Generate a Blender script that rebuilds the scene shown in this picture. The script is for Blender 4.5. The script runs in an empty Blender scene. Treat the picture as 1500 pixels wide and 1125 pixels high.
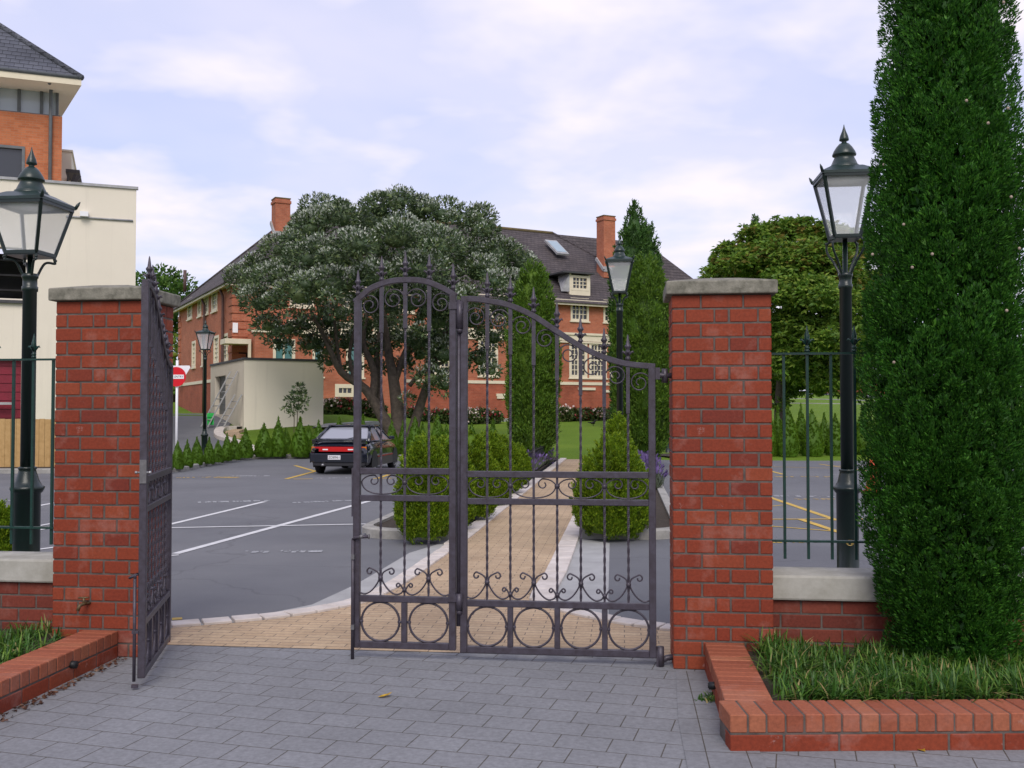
import bpy, math, random
import numpy as np
from mathutils import Vector, Matrix
random.seed(7); np.random.seed(7)
PI = math.pi
S = bpy.context.scene
COL = S.collection

# ------------------------------------------------------------------ camera and pixel helpers
CAM_Z = 1.525; F = 1458.0; YAW = math.radians(6.4); PITCH = math.atan(40.5/F)
fh = Vector((-math.sin(YAW), math.cos(YAW), 0)); rt = Vector((math.cos(YAW), math.sin(YAW), 0))
fw = fh*math.cos(PITCH) + Vector((0,0,1))*math.sin(PITCH); up = rt.cross(fw)
CO = Vector((0,0,CAM_Z))
def ray(px, py): return fw + rt*((px-750)/F) + up*((562.5-py)/F)
def at(px, py, d):                      # point on the sight line at horizontal depth d
    r = ray(px, py); return CO + r*(d/r.dot(fh))
def sst(a, b, x):
    t = min(1, max(0, (x-a)/(b-a))); return t*t*(3-2*t)
def lin(pts, x):
    if x <= pts[0][0]: return pts[0][1]
    for (a, u), (b, v) in zip(pts, pts[1:]):
        if x <= b: return u + (v-u)*(x-a)/(b-a)
    return pts[-1][1]
def terrain(x, y):
    m = lin([(31.6,-.03),(33.0,.08),(60,1.12),(90,1.3),(400,1.3),(700,-8)], y)
    l = lin([(31.2,-.03),(32.4,.08),(37.5,.78),(42.5,1.38),(60,1.45),(85,4.2),(110,5),(400,1.4),(700,-8)], y)
    r = lin([(34,-.03),(35,.08),(110,3.7),(160,4.4),(400,4.4),(700,-8)], y)
    a = sst(-9, -12.5, x); b = sst(4, 14, x)
    return m*(1-a-b) + l*a + r*b
def ground(px, py, z=0.0):
    r = ray(px, py); t = (z-CAM_Z)/r.z; return CO + r*t
def on_terrain(px, py):
    r = ray(px, py); t = 3.0
    while t < 600:
        p = CO + r*t
        if p.z <= max(terrain(p.x, p.y), 0): return p
        t += .05
    return CO + r*100

# ------------------------------------------------------------------ objects
def link(o): COL.objects.link(o); return o
def tag(o, label=None, cat=None, group=None, kind=None):
    if label: o['label'] = label
    if cat: o['category'] = cat
    if group: o['group'] = group
    if kind: o['kind'] = kind
    return o
def thing(name, label, cat, loc=(0,0,0), rz=0, group=None):
    o = link(bpy.data.objects.new(name, None)); o.location = loc; o.rotation_euler = (0,0,rz)
    o.empty_display_size = .2
    return tag(o, label, cat, group)
def kids(o): return [c for c in bpy.data.objects if c.parent == o]
def copy_tree(o, parent=None):
    c = o.copy(); COL.objects.link(c); c.parent = parent
    for ch in kids(o): copy_tree(ch, c)
    return c
def auto_uv(me, V):
    n = len(me.polygons)
    if n == 0: return
    uvl = me.uv_layers.new(name='UV')
    N = np.empty(n*3, 'f'); me.polygons.foreach_get('normal', N); N = N.reshape(-1,3)
    lt = np.empty(n, 'i'); me.polygons.foreach_get('loop_total', lt)
    lv = np.empty(len(me.loops), 'i'); me.loops.foreach_get('vertex_index', lv)
    U = np.stack([-N[:,1], N[:,0], np.zeros(n)], 1); L = np.linalg.norm(U, axis=1)
    flat = L < .05; U[flat] = (1,0,0); L[flat] = 1; U = U/L[:,None]
    W = np.cross(N, U)
    Ul = np.repeat(U, lt, 0); Wl = np.repeat(W, lt, 0); P = np.asarray(V, 'f')[lv]
    uv = np.stack([(P*Ul).sum(1), (P*Wl).sum(1)], 1).astype('f')
    uvl.data.foreach_set('uv', uv.ravel())
class MB:
    def __init__(s): s.v = []; s.f = []; s.m = []; s.mi = 0; s.sm = []; s.smooth = False
    def add(s, vs, fs):
        b = len(s.v); s.v += [tuple(v) for v in vs]
        for f in fs: s.f.append(tuple(b+i for i in f)); s.m.append(s.mi); s.sm.append(s.smooth)
        return s
    def box(s, x0, x1, y0, y1, z0, z1):
        return s.add([(x0,y0,z0),(x1,y0,z0),(x1,y1,z0),(x0,y1,z0),(x0,y0,z1),(x1,y0,z1),(x1,y1,z1),(x0,y1,z1)],
            [(3,2,1,0),(4,5,6,7),(0,1,5,4),(1,2,6,5),(2,3,7,6),(3,0,4,7)])
    def bar(s, a, b, w, h, upv=(0,0,1)):         # box beam from a to b
        a = Vector(a); b = Vector(b); d = (b-a).normalized(); u = Vector(upv)
        if abs(d.dot(u)) > .99: u = Vector((0,1,0))
        x = d.cross(u).normalized(); z = x.cross(d).normalized(); x = x*(w/2); z = z*(h/2)
        return s.add([a-x-z,a+x-z,a+x+z,a-x+z,b-x-z,b+x-z,b+x+z,b-x+z],
            [(3,2,1,0),(4,5,6,7),(0,1,5,4),(1,2,6,5),(2,3,7,6),(3,0,4,7)])
    def tube(s, pts, r, n=8, closed=False, caps=True, square=False, twist=0, sm=True):
        P = [Vector(p) for p in pts]; k = len(P); R = r if hasattr(r, '__len__') else [r]*k
        old = s.smooth; s.smooth = sm and not square
        vs = []; prev = None
        for i, p in enumerate(P):
            if closed: t = P[(i+1)%k]-P[i-1]
            else: t = P[min(i+1,k-1)]-P[max(i-1,0)]
            t = t.normalized() if t.length > 1e-9 else Vector((0,0,1))
            if prev is None:
                a = Vector((0,1,0)) if abs(t.y) < .9 else Vector((1,0,0))
                prev = (a - t*a.dot(t)).normalized()
            else:
                q = prev - t*prev.dot(t); prev = q.normalized() if q.length > 1e-6 else prev
            o = t.cross(prev)
            for j in range(n):
                an = 2*PI*j/n + (PI/4 if square else 0) + twist*i
                vs.append(p + (prev*math.cos(an) + o*math.sin(an))*R[i])
        fs = []
        for i in range(k if closed else k-1):
            for j in range(n):
                a = i*n+j; b = i*n+(j+1)%n; c = ((i+1)%k)*n+(j+1)%n; d = ((i+1)%k)*n+j
                fs.append((a,b,c,d))
        if caps and not closed: fs += [tuple(range(n-1,-1,-1)), tuple(range((k-1)*n, k*n))]
        s.add(vs, fs); s.smooth = old; return s
    def lathe(s, prof, c=(0,0,0), n=16, sm=True):   # prof (r, z)
        old = s.smooth; s.smooth = sm; vs = []; fs = []
        for (r, z) in prof:
            for j in range(n):
                a = 2*PI*j/n; vs.append((c[0]+r*math.cos(a), c[1]+r*math.sin(a), c[2]+z))
        for i in range(len(prof)-1):
            for j in range(n): fs.append((i*n+j, i*n+(j+1)%n, (i+1)*n+(j+1)%n, (i+1)*n+j))
        fs += [tuple(range(n-1,-1,-1)), tuple(range((len(prof)-1)*n, len(prof)*n))]
        s.add(vs, fs); s.smooth = old; return s
    def prism(s, poly, z0, z1):
        n = len(poly); vs = [(p[0],p[1],z0) for p in poly]+[(p[0],p[1],z1) for p in poly]
        return s.add(vs, [tuple(range(n-1,-1,-1)), tuple(range(n,2*n))]+[(i,(i+1)%n,n+(i+1)%n,n+i) for i in range(n)])
    def ball(s, c, r, n=10, m=7, sc=(1,1,1)):
        prof = []
        old = s.smooth; s.smooth = True; vs = []; fs = []
        for i in range(m+1):
            t = PI*i/m
            for j in range(n):
                a = 2*PI*j/n
                vs.append((c[0]+r*sc[0]*math.sin(t)*math.cos(a), c[1]+r*sc[1]*math.sin(t)*math.sin(a), c[2]-r*sc[2]*math.cos(t)))
        for i in range(m):
            for j in range(n): fs.append((i*n+j, i*n+(j+1)%n, (i+1)*n+(j+1)%n, (i+1)*n+j))
        s.add(vs, fs); s.smooth = old; return s
    def quad(s, *p): return s.add(p, [tuple(range(len(p)))])
    def mesh(s, name, mats):
        me = bpy.data.meshes.new(name); me.from_pydata([tuple(v) for v in s.v], [], s.f)
        for m in (mats if isinstance(mats, (list, tuple)) else [mats]): me.materials.append(m)
        me.polygons.foreach_set('material_index', s.m)
        me.polygons.foreach_set('use_smooth', [bool(x) for x in s.sm])
        me.update(); auto_uv(me, s.v); return me
    def build(s, name, mats, parent=None, loc=(0,0,0), rz=0, bevel=0, seg=1):
        o = link(bpy.data.objects.new(name, s.mesh(name, mats)))
        o.parent = parent; o.location = loc; o.rotation_euler = (0,0,rz)
        if bevel:
            b = o.modifiers.new('Bevel', 'BEVEL'); b.width = bevel; b.segments = seg; b.limit_method = 'ANGLE'; b.angle_limit = .7
        return o

# ------------------------------------------------------------------ materials
class NT:
    def __init__(s, name):
        s.m = bpy.data.materials.new(name); s.m.use_nodes = True; s.t = s.m.node_tree
        s.b = s.t.nodes['Principled BSDF']; s.out = s.t.nodes['Material Output']
    def n(s, typ, **kw):
        o = s.t.nodes.new(typ)
        for k, v in kw.items(): setattr(o, k, v)
        return o
    def l(s, a, b): s.t.links.new(a, b)
    def coord(s, which='Object', scale=(1,1,1), rot=(0,0,0), loc=(0,0,0)):
        tc = s.n('ShaderNodeTexCoord'); mp = s.n('ShaderNodeMapping')
        mp.inputs['Scale'].default_value = scale; mp.inputs['Rotation'].default_value = rot; mp.inputs['Location'].default_value = loc
        s.l(tc.outputs[which], mp.inputs['Vector']); return mp.outputs['Vector']
    def noise(s, vec, scale, detail=4, rough=.6, dist=0):
        o = s.n('ShaderNodeTexNoise'); o.inputs['Scale'].default_value = scale; o.inputs['Detail'].default_value = detail
        o.inputs['Roughness'].default_value = rough; o.inputs['Distortion'].default_value = dist
        if vec is not None: s.l(vec, o.inputs['Vector'])
        return o.outputs['Fac']
    def ramp(s, fac, stops):
        o = s.n('ShaderNodeValToRGB'); e = o.color_ramp.elements
        while len(e) < len(stops): e.new(.5)
        for i, (p, c) in enumerate(stops):
            e[i].position = p; e[i].color = (c[0],c[1],c[2],1) if hasattr(c,'__len__') else (c,c,c,1)
        s.l(fac, o.inputs['Fac']); return o.outputs['Color']
    def bump(s, h, strength=.3, dist=.01):
        o = s.n('ShaderNodeBump'); o.inputs['Strength'].default_value = strength; o.inputs['Distance'].default_value = dist
        s.l(h, o.inputs['Height']); s.l(o.outputs['Normal'], s.b.inputs['Normal'])
    def set(s, **kw):
        for k, v in kw.items(): s.b.inputs[k.replace('_',' ')].default_value = v
        return s
def _mix(nt, fac, a, b, mode='MIX'):
    o = nt.t.nodes.new('ShaderNodeMix'); o.data_type = 'RGBA'; o.blend_type = mode
    fi = [i for i in o.inputs if i.name == 'Factor' and i.type == 'VALUE'][0]
    ai = [i for i in o.inputs if i.name == 'A' and i.type == 'RGBA'][0]
    bi = [i for i in o.inputs if i.name == 'B' and i.type == 'RGBA'][0]
    for sock, v in ((fi, fac), (ai, a), (bi, b)):
        if isinstance(v, bpy.types.NodeSocket): nt.t.links.new(v, sock)
        elif hasattr(v, '__len__'): sock.default_value = (v[0],v[1],v[2],1)
        else: sock.default_value = v
    return [q for q in o.outputs if q.type == 'RGBA'][0]
NT.mix = _mix
def _col(s, c):
    if isinstance(c, bpy.types.NodeSocket): s.l(c, s.b.inputs['Base Color'])
    else: s.b.inputs['Base Color'].default_value = (c[0],c[1],c[2],1)
NT.col = _col

def paint(name, c, rough=.5, var=.12, scale=8, metal=0, bump=.1, spec=.4, c2=None):
    t = NT(name); v = t.coord('Object'); f = t.noise(v, scale, 5, .65)
    c2 = c2 or tuple(x*(1-var*2) for x in c)
    t.col(t.mix(t.ramp(f, [(.3,0.),(.7,1.)]), c2, c)); t.set(Roughness=rough, Metallic=metal, Specular_IOR_Level=spec)
    if bump: t.bump(t.noise(v, scale*6, 3), bump, .004)
    return t.m
def brick_unit_mat(name, c1, c2, c3, pale=.35):          # for bricks modelled one by one
    t = NT(name); v = t.coord('Object'); g = t.n('ShaderNodeNewGeometry')
    a = t.ramp(g.outputs['Random Per Island'], [(0,c3),(.14,tuple((x+y)/2 for x,y in zip(c1,c3))),(.35,c1),(.6,c2),(.8,c1),(1,(c2[0]*1.08,c2[1]*1.25,c2[2]*1.25))])
    bl = t.ramp(t.noise(v, 3.2, 5, .7), [(.52,0.),(.72,1.)])
    fine = t.ramp(t.noise(v, 60, 3, .6), [(.3,.78),(.7,1.1)])
    a = t.mix(1, a, fine, 'MULTIPLY')
    k = t.n('ShaderNodeMath', operation='MULTIPLY'); t.l(bl, k.inputs[0]); k.inputs[1].default_value = pale
    a = t.mix(k.outputs[0], a, (.42,.24,.20))
    # white bloom of salts in small patches
    w = t.ramp(t.noise(v, 9, 6, .75), [(.64,0.),(.74,1.)])
    k2 = t.n('ShaderNodeMath', operation='MULTIPLY'); t.l(w, k2.inputs[0]); k2.inputs[1].default_value = .38*pale/.35
    a = t.mix(k2.outputs[0], a, (.55,.46,.43))
    t.col(a); t.set(Roughness=.75, Specular_IOR_Level=.3); t.bump(t.noise(v, 90, 3), .35, .003); return t.m
def brick_tex_mat(name, c1, c2, mort, bw=.24, rh=.086, ms=.012, off=.5, coord='UV', rot=0, rough=.85, bump=.5, stain=.25, stainc=None, sq=1, loc=(0,0,0), fine=0.2):
    t = NT(name); v = t.coord(coord, rot=(0,0,rot), loc=loc)
    b = t.n('ShaderNodeTexBrick'); t.l(v, b.inputs['Vector']); b.offset = off
    b.inputs['Scale'].default_value = 1; b.inputs['Brick Width'].default_value = bw; b.inputs['Row Height'].default_value = rh
    b.inputs['Mortar Size'].default_value = ms/2; b.inputs['Mortar Smooth'].default_value = .1; b.inputs['Bias'].default_value = 0
    b.inputs['Color1'].default_value = (*c1,1); b.inputs['Color2'].default_value = (*c2,1); b.inputs['Mortar'].default_value = (*mort,1)
    vo = t.coord('Object')
    f = t.ramp(t.noise(vo, .9, 6, .7), [(.35,1-stain),(.65,1+stain*.4)])
    a = t.mix(1, b.outputs['Color'], f, 'MULTIPLY')
    f2 = t.ramp(t.noise(vo, 35, 4, .7), [(.3,1-fine),(.7,1+fine*.5)])
    a = t.mix(1, a, f2, 'MULTIPLY')
    if stainc:
        s2 = t.ramp(t.noise(vo, 1.7, 7, .8), [(.56,0.),(.78,.5)]); a = t.mix(s2, a, stainc)
    t.col(a); t.set(Roughness=rough, Specular_IOR_Level=.3)
    inv = t.n('ShaderNodeMath', operation='SUBTRACT'); inv.inputs[0].default_value = 1; t.l(b.outputs['Fac'], inv.inputs[1])
    t.bump(inv.outputs[0], bump, .004); return t.m
def leaf_mat(name, c1, c2, c3=None, rough=.55, spec=.3, trans=.0):
    t = NT(name); g = t.n('ShaderNodeNewGeometry')
    st = [(0,c1),(.6,c2)] + ([(1,c3)] if c3 else [])
    r = t.ramp(g.outputs['Random Per Island'], st)
    f = t.ramp(t.noise(t.coord('Object'), 1.8, 3), [(.3,.7),(.7,1.15)])
    a = t.mix(1, r, f, 'MULTIPLY'); t.col(a)
    t.set(Roughness=rough, Specular_IOR_Level=spec)
    if trans:
        tr = t.n('ShaderNodeBsdfTranslucent'); t.l(a, tr.inputs['Color']); ms = t.n('ShaderNodeMixShader'); ms.inputs[0].default_value = trans
        t.l(t.b.outputs[0], ms.inputs[1]); t.l(tr.outputs[0], ms.inputs[2]); t.l(ms.outputs[0], t.out.inputs['Surface'])
    return t.m
def glass_mat(name, c=(.03,.035,.04), rough=.05, alpha=1.0):
    t = NT(name); t.col(c); t.set(Roughness=rough, Specular_IOR_Level=.6, Alpha=alpha); return t.m

M = {}
M['brick'] = brick_unit_mat('red_brick', (.205,.034,.014), (.24,.043,.017), (.165,.028,.016), .38)
M['brick_dk'] = brick_unit_mat('dark_red_brick', (.155,.031,.019), (.18,.037,.022), (.125,.027,.018), .25)
M['brick_edge'] = brick_unit_mat('edging_brick', (.28,.082,.042), (.32,.098,.05), (.24,.066,.034), .2)
M['mortar'] = paint('mortar', (.135,.11,.095), .9, .2, 12, c2=(.055,.046,.042))
M['cap'] = paint('weathered_concrete', (.26,.245,.20), .9, .22, 17, bump=.8, c2=(.095,.092,.07))
M['cope'] = paint('coping_concrete', (.44,.43,.39), .9, .15, 5, bump=.4, c2=(.27,.26,.22))
M['gate'] = paint('gate_paint', (.075,.067,.088), .42, .12, 25, metal=.25, bump=.25, c2=(.045,.036,.044))
M['gate_worn'] = paint('worn_gate_metal', (.19,.185,.19), .5, .2, 40, metal=.5)
M['bare'] = paint('bare_metal', (.42,.42,.42), .35, .2, 30, metal=.7)
M['lampgreen'] = paint('lamp_green_paint', (.007,.018,.015), .32, .2, 12, bump=.15, spec=.5, c2=(.006,.014,.012))
M['lamproof'] = paint('lamp_roof_green_paint', (.012,.030,.025), .35, .2, 14, bump=.15, spec=.5)
M['fencegreen'] = paint('fence_green_paint', (.008,.045,.036), .4, .2, 20)
M['railblack'] = paint('black_iron', (.012,.014,.016), .5, .2, 20)
t = NT('lamp_glass'); t.col((.82,.84,.86)); t.set(Roughness=.08, Alpha=.32, Specular_IOR_Level=.6); M['lampglass'] = t.m
M['brass'] = paint('brass_plate', (.42,.30,.09), .4, .2, 60, metal=.4)
M['bronze'] = paint('weathered_brass', (.17,.12,.06), .5, .3, 60, metal=.4)
M['lampwhite'] = paint('lamp_reflector_white', (.55,.55,.53), .5, .1, 10)

M['paver'] = brick_tex_mat('grey_paver', (.205,.209,.222), (.218,.223,.237), (.085,.077,.066), .245, .185, .0065, .38, 'Object', rot=math.radians(9.5), stain=.12, bump=.4, fine=.22, stainc=(.25,.255,.27))
M['paver_edge'] = brick_tex_mat('grey_edge_paver', (.205,.209,.222), (.218,.223,.237), (.085,.077,.066), .18, .24, .006, .0, 'Object', stain=.2, bump=.35)
M['path'] = brick_tex_mat('tan_path_brick', (.44,.315,.198), (.50,.372,.24), (.16,.125,.095), .225, .078, .007, .5, 'Object', stain=.22, bump=.3, stainc=(.30,.22,.16))
def asphalt():
    t = NT('asphalt'); v = t.coord('Object')
    a = t.ramp(t.noise(v, .35, 6, .7), [(.3,(.115,.117,.128)),(.5,(.14,.143,.154)),(.7,(.165,.168,.178))])
    f = t.ramp(t.noise(v, 120, 3, .7), [(.3,.72),(.7,1.2)]); a = t.mix(1, a, f, 'MULTIPLY')
    o = t.ramp(t.noise(t.coord('Object', scale=(1,.4,1)), 1.1, 5, .75), [(.60,0.),(.72,.5)]); a = t.mix(o, a, (.085,.087,.095))
    o = t.ramp(t.noise(t.coord('Object', scale=(.6,1,1), loc=(3,7,0)), .22, 3, .5), [(.50,0.),(.53,.22)]); a = t.mix(o, a, (.18,.18,.186))
    vc = t.n('ShaderNodeTexVoronoi', feature='DISTANCE_TO_EDGE'); vc.inputs['Scale'].default_value = .16
    wv = t.n('ShaderNodeVectorMath', operation='ADD'); nz = t.n('ShaderNodeTexNoise'); nz.inputs['Scale'].default_value = 1.2; nz.inputs['Detail'].default_value = 6; t.l(v, nz.inputs['Vector'])
    t.l(v, wv.inputs[0]); t.l(nz.outputs['Color'], wv.inputs[1]); t.l(wv.outputs[0], vc.inputs['Vector'])
    o = t.ramp(vc.outputs['Distance'], [(0,.4),(.0012,.25),(.0025,0.)]); a = t.mix(o, a, (.07,.07,.075))
    t.col(a); t.set(Roughness=.85, Specular_IOR_Level=.3); t.bump(t.noise(v, 160, 3), .5, .004); return t.m
M['asphalt'] = asphalt()
M['concrete'] = paint('grey_concrete', (.38,.38,.375), .9, .12, 3, bump=.3)
M['sett'] = paint('pale_edging_stone', (.64,.585,.54), .85, .18, 5, bump=.5, c2=(.46,.41,.37))
M['kerb'] = paint('kerb_concrete', (.36,.35,.32), .9, .2, 5, bump=.4)
M['soil'] = paint('soil', (.06,.045,.032), 1, .3, 20, bump=.8)
M['white_line'] = paint('white_road_paint', (.66,.66,.66), .8, .12, 6)
M['white_worn'] = paint('worn_white_road_paint', (.46,.47,.48), .8, .3, 30, c2=(.16,.165,.18))
M['yellow_line'] = paint('yellow_road_paint', (.62,.40,.06), .8, .15, 6, c2=(.40,.28,.08))
def lawn():
    t = NT('lawn_grass'); v = t.coord('Object')
    a = t.ramp(t.noise(v, .25, 6, .7), [(.3,(.095,.17,.014)),(.55,(.125,.21,.018)),(.75,(.165,.245,.028))])
    f = t.ramp(t.noise(v, 14, 5, .8), [(.25,.6),(.7,1.2)]); a = t.mix(1, a, f, 'MULTIPLY')
    t.col(a); t.set(Roughness=.9, Specular_IOR_Level=.15); t.bump(t.noise(v, 40, 4), .8, .03); return t.m
M['lawn'] = lawn()
M['trunk'] = paint('bark', (.125,.098,.078), .95, .3, 7, bump=1.0, c2=(.045,.036,.03))
M['stem'] = paint('thin_stem_bark', (.11,.08,.055), .95, .3, 9)
M['thuja'] = leaf_mat('thuja_foliage', (.075,.155,.007), (.18,.30,.012), (.31,.41,.022), trans=.32)
M['thuja2'] = leaf_mat('hedge_conifer_foliage', (.05,.13,.008), (.12,.24,.014), (.19,.31,.018), trans=.3)
M['cyp'] = leaf_mat('cypress_foliage', (.011,.058,.005), (.034,.140,.012), (.090,.255,.024), trans=.25)
M['cyp2'] = leaf_mat('pencil_cypress_foliage', (.055,.125,.012), (.10,.20,.017), (.16,.27,.025), trans=.3)
M['cyp3'] = leaf_mat('old_conifer_foliage', (.035,.09,.020), (.06,.14,.028), (.09,.18,.03), trans=.25)
M['cone'] = paint('cypress_cone', (.42,.33,.26), .8, .2, 30)
M['pohu'] = leaf_mat('evergreen_leaf', (.055,.098,.044), (.11,.165,.074), (.19,.25,.09), rough=.4, spec=.4, trans=.25)
M['silver'] = leaf_mat('silver_bud_leaf', (.28,.33,.26), (.42,.46,.39), (.55,.57,.50), rough=.7)
M['chest'] = leaf_mat('chestnut_leaf', (.07,.16,.02), (.15,.27,.03), (.27,.36,.05), trans=.35)
M['rust'] = leaf_mat('rusty_chestnut_leaf', (.17,.125,.025), (.22,.19,.035), (.20,.24,.04), trans=.35)
M['tree'] = leaf_mat('broad_leaf', (.035,.095,.016), (.08,.17,.026), (.13,.23,.035), trans=.3)
M['rose_leaf'] = leaf_mat('rose_leaf', (.04,.085,.022), (.08,.13,.03), (.13,.11,.045))
M['rose_red'] = leaf_mat('red_rose', (.18,.012,.02), (.30,.025,.035), (.45,.18,.18))
M['rose_white'] = leaf_mat('pale_rose', (.6,.45,.42), (.75,.66,.6), (.7,.4,.4))
M['grassblade'] = leaf_mat('border_grass_blade', (.028,.085,.014), (.065,.17,.022), (.17,.28,.045), rough=.4, trans=.3)
M['grassdry'] = leaf_mat('dry_grass_blade', (.20,.17,.06), (.30,.24,.10))
M['lav'] = leaf_mat('lavender_leaf', (.05,.07,.045), (.09,.11,.07))
M['lavf'] = leaf_mat('lavender_flower', (.09,.06,.16), (.15,.10,.26))
M['wallfront'] = brick_tex_mat('school_brick', (.42,.125,.064), (.49,.165,.088), (.38,.21,.15), .24, .086, .012, stain=.22, fine=.3, bump=.2)
M['wallplinth'] = brick_tex_mat('school_plinth_brick', (.34,.082,.045), (.41,.105,.056), (.32,.16,.11), .24, .086, .012, stain=.3, fine=.3, bump=.2)
M['towerbrick'] = brick_tex_mat('tower_brick', (.40,.12,.05), (.50,.17,.075), (.36,.2,.12), .24, .086, .012, stain=.15, bump=.2)
M['cream'] = paint('cream_paint', (.74,.66,.50), .6, .06, 2)
M['render'] = paint('cream_render', (.74,.68,.56), .9, .06, .6, bump=.25, c2=(.69,.63,.51))
def streaked(name, c, dirt):
    t = NT(name); a = t.ramp(t.noise(t.coord('Object'), .45, 5, .6), [(.3,tuple(x*.92 for x in c)),(.7,c)])
    k = t.ramp(t.noise(t.coord('Object', scale=(2.2,2.2,.10)), 1.6, 6, .7), [(.56,0.),(.80,.42)]); a = t.mix(k, a, dirt)
    k = t.ramp(t.noise(t.coord('Object'), 5, 5, .7), [(.60,0.),(.85,.3)]); a = t.mix(k, a, dirt)
    t.col(a); t.set(Roughness=.9, Specular_IOR_Level=.25); t.bump(t.noise(t.coord('Object'), 60, 3), .3, .004); return t.m
M['render'] = streaked('cream_render', (.75,.69,.575), (.50,.46,.385))
M['dkmetal'] = paint('dark_flashing', (.06,.06,.065), .6, .2, 5)
def tiles(name, c, c2, moss):
    t = NT(name); v = t.coord('UV')
    b = t.n('ShaderNodeTexBrick'); t.l(v, b.inputs['Vector']); b.offset = .5
    b.inputs['Scale'].default_value = 1; b.inputs['Brick Width'].default_value = .30; b.inputs['Row Height'].default_value = .33
    b.inputs['Mortar Size'].default_value = .008; b.inputs['Mortar Smooth'].default_value = .3
    b.inputs['Color1'].default_value = (*c,1); b.inputs['Color2'].default_value = (*c2,1); b.inputs['Mortar'].default_value = (c[0]*.4,c[1]*.4,c[2]*.4,1)
    vo = t.coord('Object'); f = t.ramp(t.noise(vo, .5, 6, .75), [(.3,.75),(.7,1.3)])
    a = t.mix(1, b.outputs['Color'], f, 'MULTIPLY')
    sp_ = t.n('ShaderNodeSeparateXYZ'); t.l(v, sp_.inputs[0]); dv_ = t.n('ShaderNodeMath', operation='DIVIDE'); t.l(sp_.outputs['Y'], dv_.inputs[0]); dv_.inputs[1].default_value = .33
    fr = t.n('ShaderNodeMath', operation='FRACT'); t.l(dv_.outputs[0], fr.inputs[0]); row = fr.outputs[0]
    a = t.mix(1, a, t.ramp(row, [(0,.45),(.12,.5),(.2,1.25),(.45,1.0),(1,.85)]), 'MULTIPLY')  # shaded lap and highlighted edge of every tile course, painted into the colour
    if moss: a = t.mix(t.ramp(t.noise(vo, 1.3, 6, .8), [(.6,0.),(.8,.5)]), a, moss)
    t.col(a); t.set(Roughness=.85, Specular_IOR_Level=.3)
    inv = t.n('ShaderNodeMath', operation='SUBTRACT'); inv.inputs[0].default_value = 1; t.l(b.outputs['Fac'], inv.inputs[1])
    t.bump(inv.outputs[0], .8, .04); return t.m
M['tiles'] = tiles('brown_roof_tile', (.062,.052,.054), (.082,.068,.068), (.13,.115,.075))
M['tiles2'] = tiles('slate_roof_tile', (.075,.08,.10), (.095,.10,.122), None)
M['ridge'] = paint('lichen_ridge_tile', (.10,.075,.05), .9, .3, 3, c2=(.20,.15,.05))
M['wglass'] = glass_mat('window_glass', (.035,.04,.05), .08)
M['teal'] = glass_mat('teal_blind_glass', (.08,.20,.20), .15)
M['paleglass'] = glass_mat('pale_blind_glass', (.42,.46,.51), .1)
M['skylight'] = glass_mat('skylight_glass', (.30,.38,.42), .1)
M['lead'] = paint('lead_flashing', (.42,.42,.43), .7, .2, 4)
M['shutter'] = paint('grey_roller_door', (.14,.15,.15), .6, .1, 4)
M['redpanel'] = paint('red_roller_door', (.22,.012,.03), .5, .15, 4)
M['darkin'] = paint('dark_interior', (.02,.02,.022), .9, .2, 3)
M['steel'] = paint('grey_steel', (.13,.14,.15), .5, .15, 6)
M['wood'] = paint('fence_timber', (.48,.31,.13), .8, .2, 7, c2=(.36,.22,.08))
M['alu'] = paint('ladder_aluminium', (.45,.45,.44), .4, .15, 20, metal=.5)
M['greenrag'] = paint('bright_green_sheet', (.04,.62,.12), .8, .1, 10)
M['signred'] = paint('sign_red', (.60,.004,.014), .4, .04, 4, bump=0)
M['signwhite'] = paint('sign_white', (.80,.80,.82), .4, .03, 4, bump=0)
M['signblack'] = paint('sign_black', (.01,.01,.012), .5, .05, 4, bump=0)
M['orange'] = paint('cone_orange', (.62,.075,.02), .5, .1, 8)
M['rubber'] = paint('black_rubber', (.012,.012,.013), .8, .2, 30)
t = NT('car_paint'); t.col((.004,.006,.014)); t.set(Roughness=.16, Specular_IOR_Level=.6, Coat_Weight=.6, Coat_Roughness=.05); M['car'] = t.m
M['cartrim'] = paint('car_trim_plastic', (.02,.02,.024), .5, .1, 20)
M['carglass'] = glass_mat('car_glass', (.26,.27,.31), .06)  # pale grey base colour stands in for sky reflected in the glass
M['cargrey'] = paint('car_lower_grey', (.05,.042,.042), .4, .1, 8)
t = NT('tail_lens'); t.col((.45,.008,.010)); t.set(Roughness=.15); M['taillens'] = t.m
t = NT('amber_lens'); t.col((.55,.16,.01)); t.set(Roughness=.15); M['amber'] = t.m
M['wheelsilver'] = paint('wheel_silver', (.5,.5,.5), .35, .1, 20, metal=.6)
M['plate'] = paint('plate_white', (.68,.68,.70), .5, .04, 10, bump=0)
M['redstripe'] = paint('red_stripe', (.35,.03,.015), .5, .1, 10)
M['leafyellow'] = paint('yellow_leaf', (.55,.34,.02), .6, .3, 60)
M['bird'] = paint('black_feathers', (.01,.01,.011), .6, .1, 20)
M['litter'] = leaf_mat('brown_leaf_litter', (.06,.025,.015), (.12,.05,.03), (.16,.09,.05))
M['pipe'] = paint('drain_pipe_paint', (.11,.06,.055), .6, .15, 6)
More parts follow.
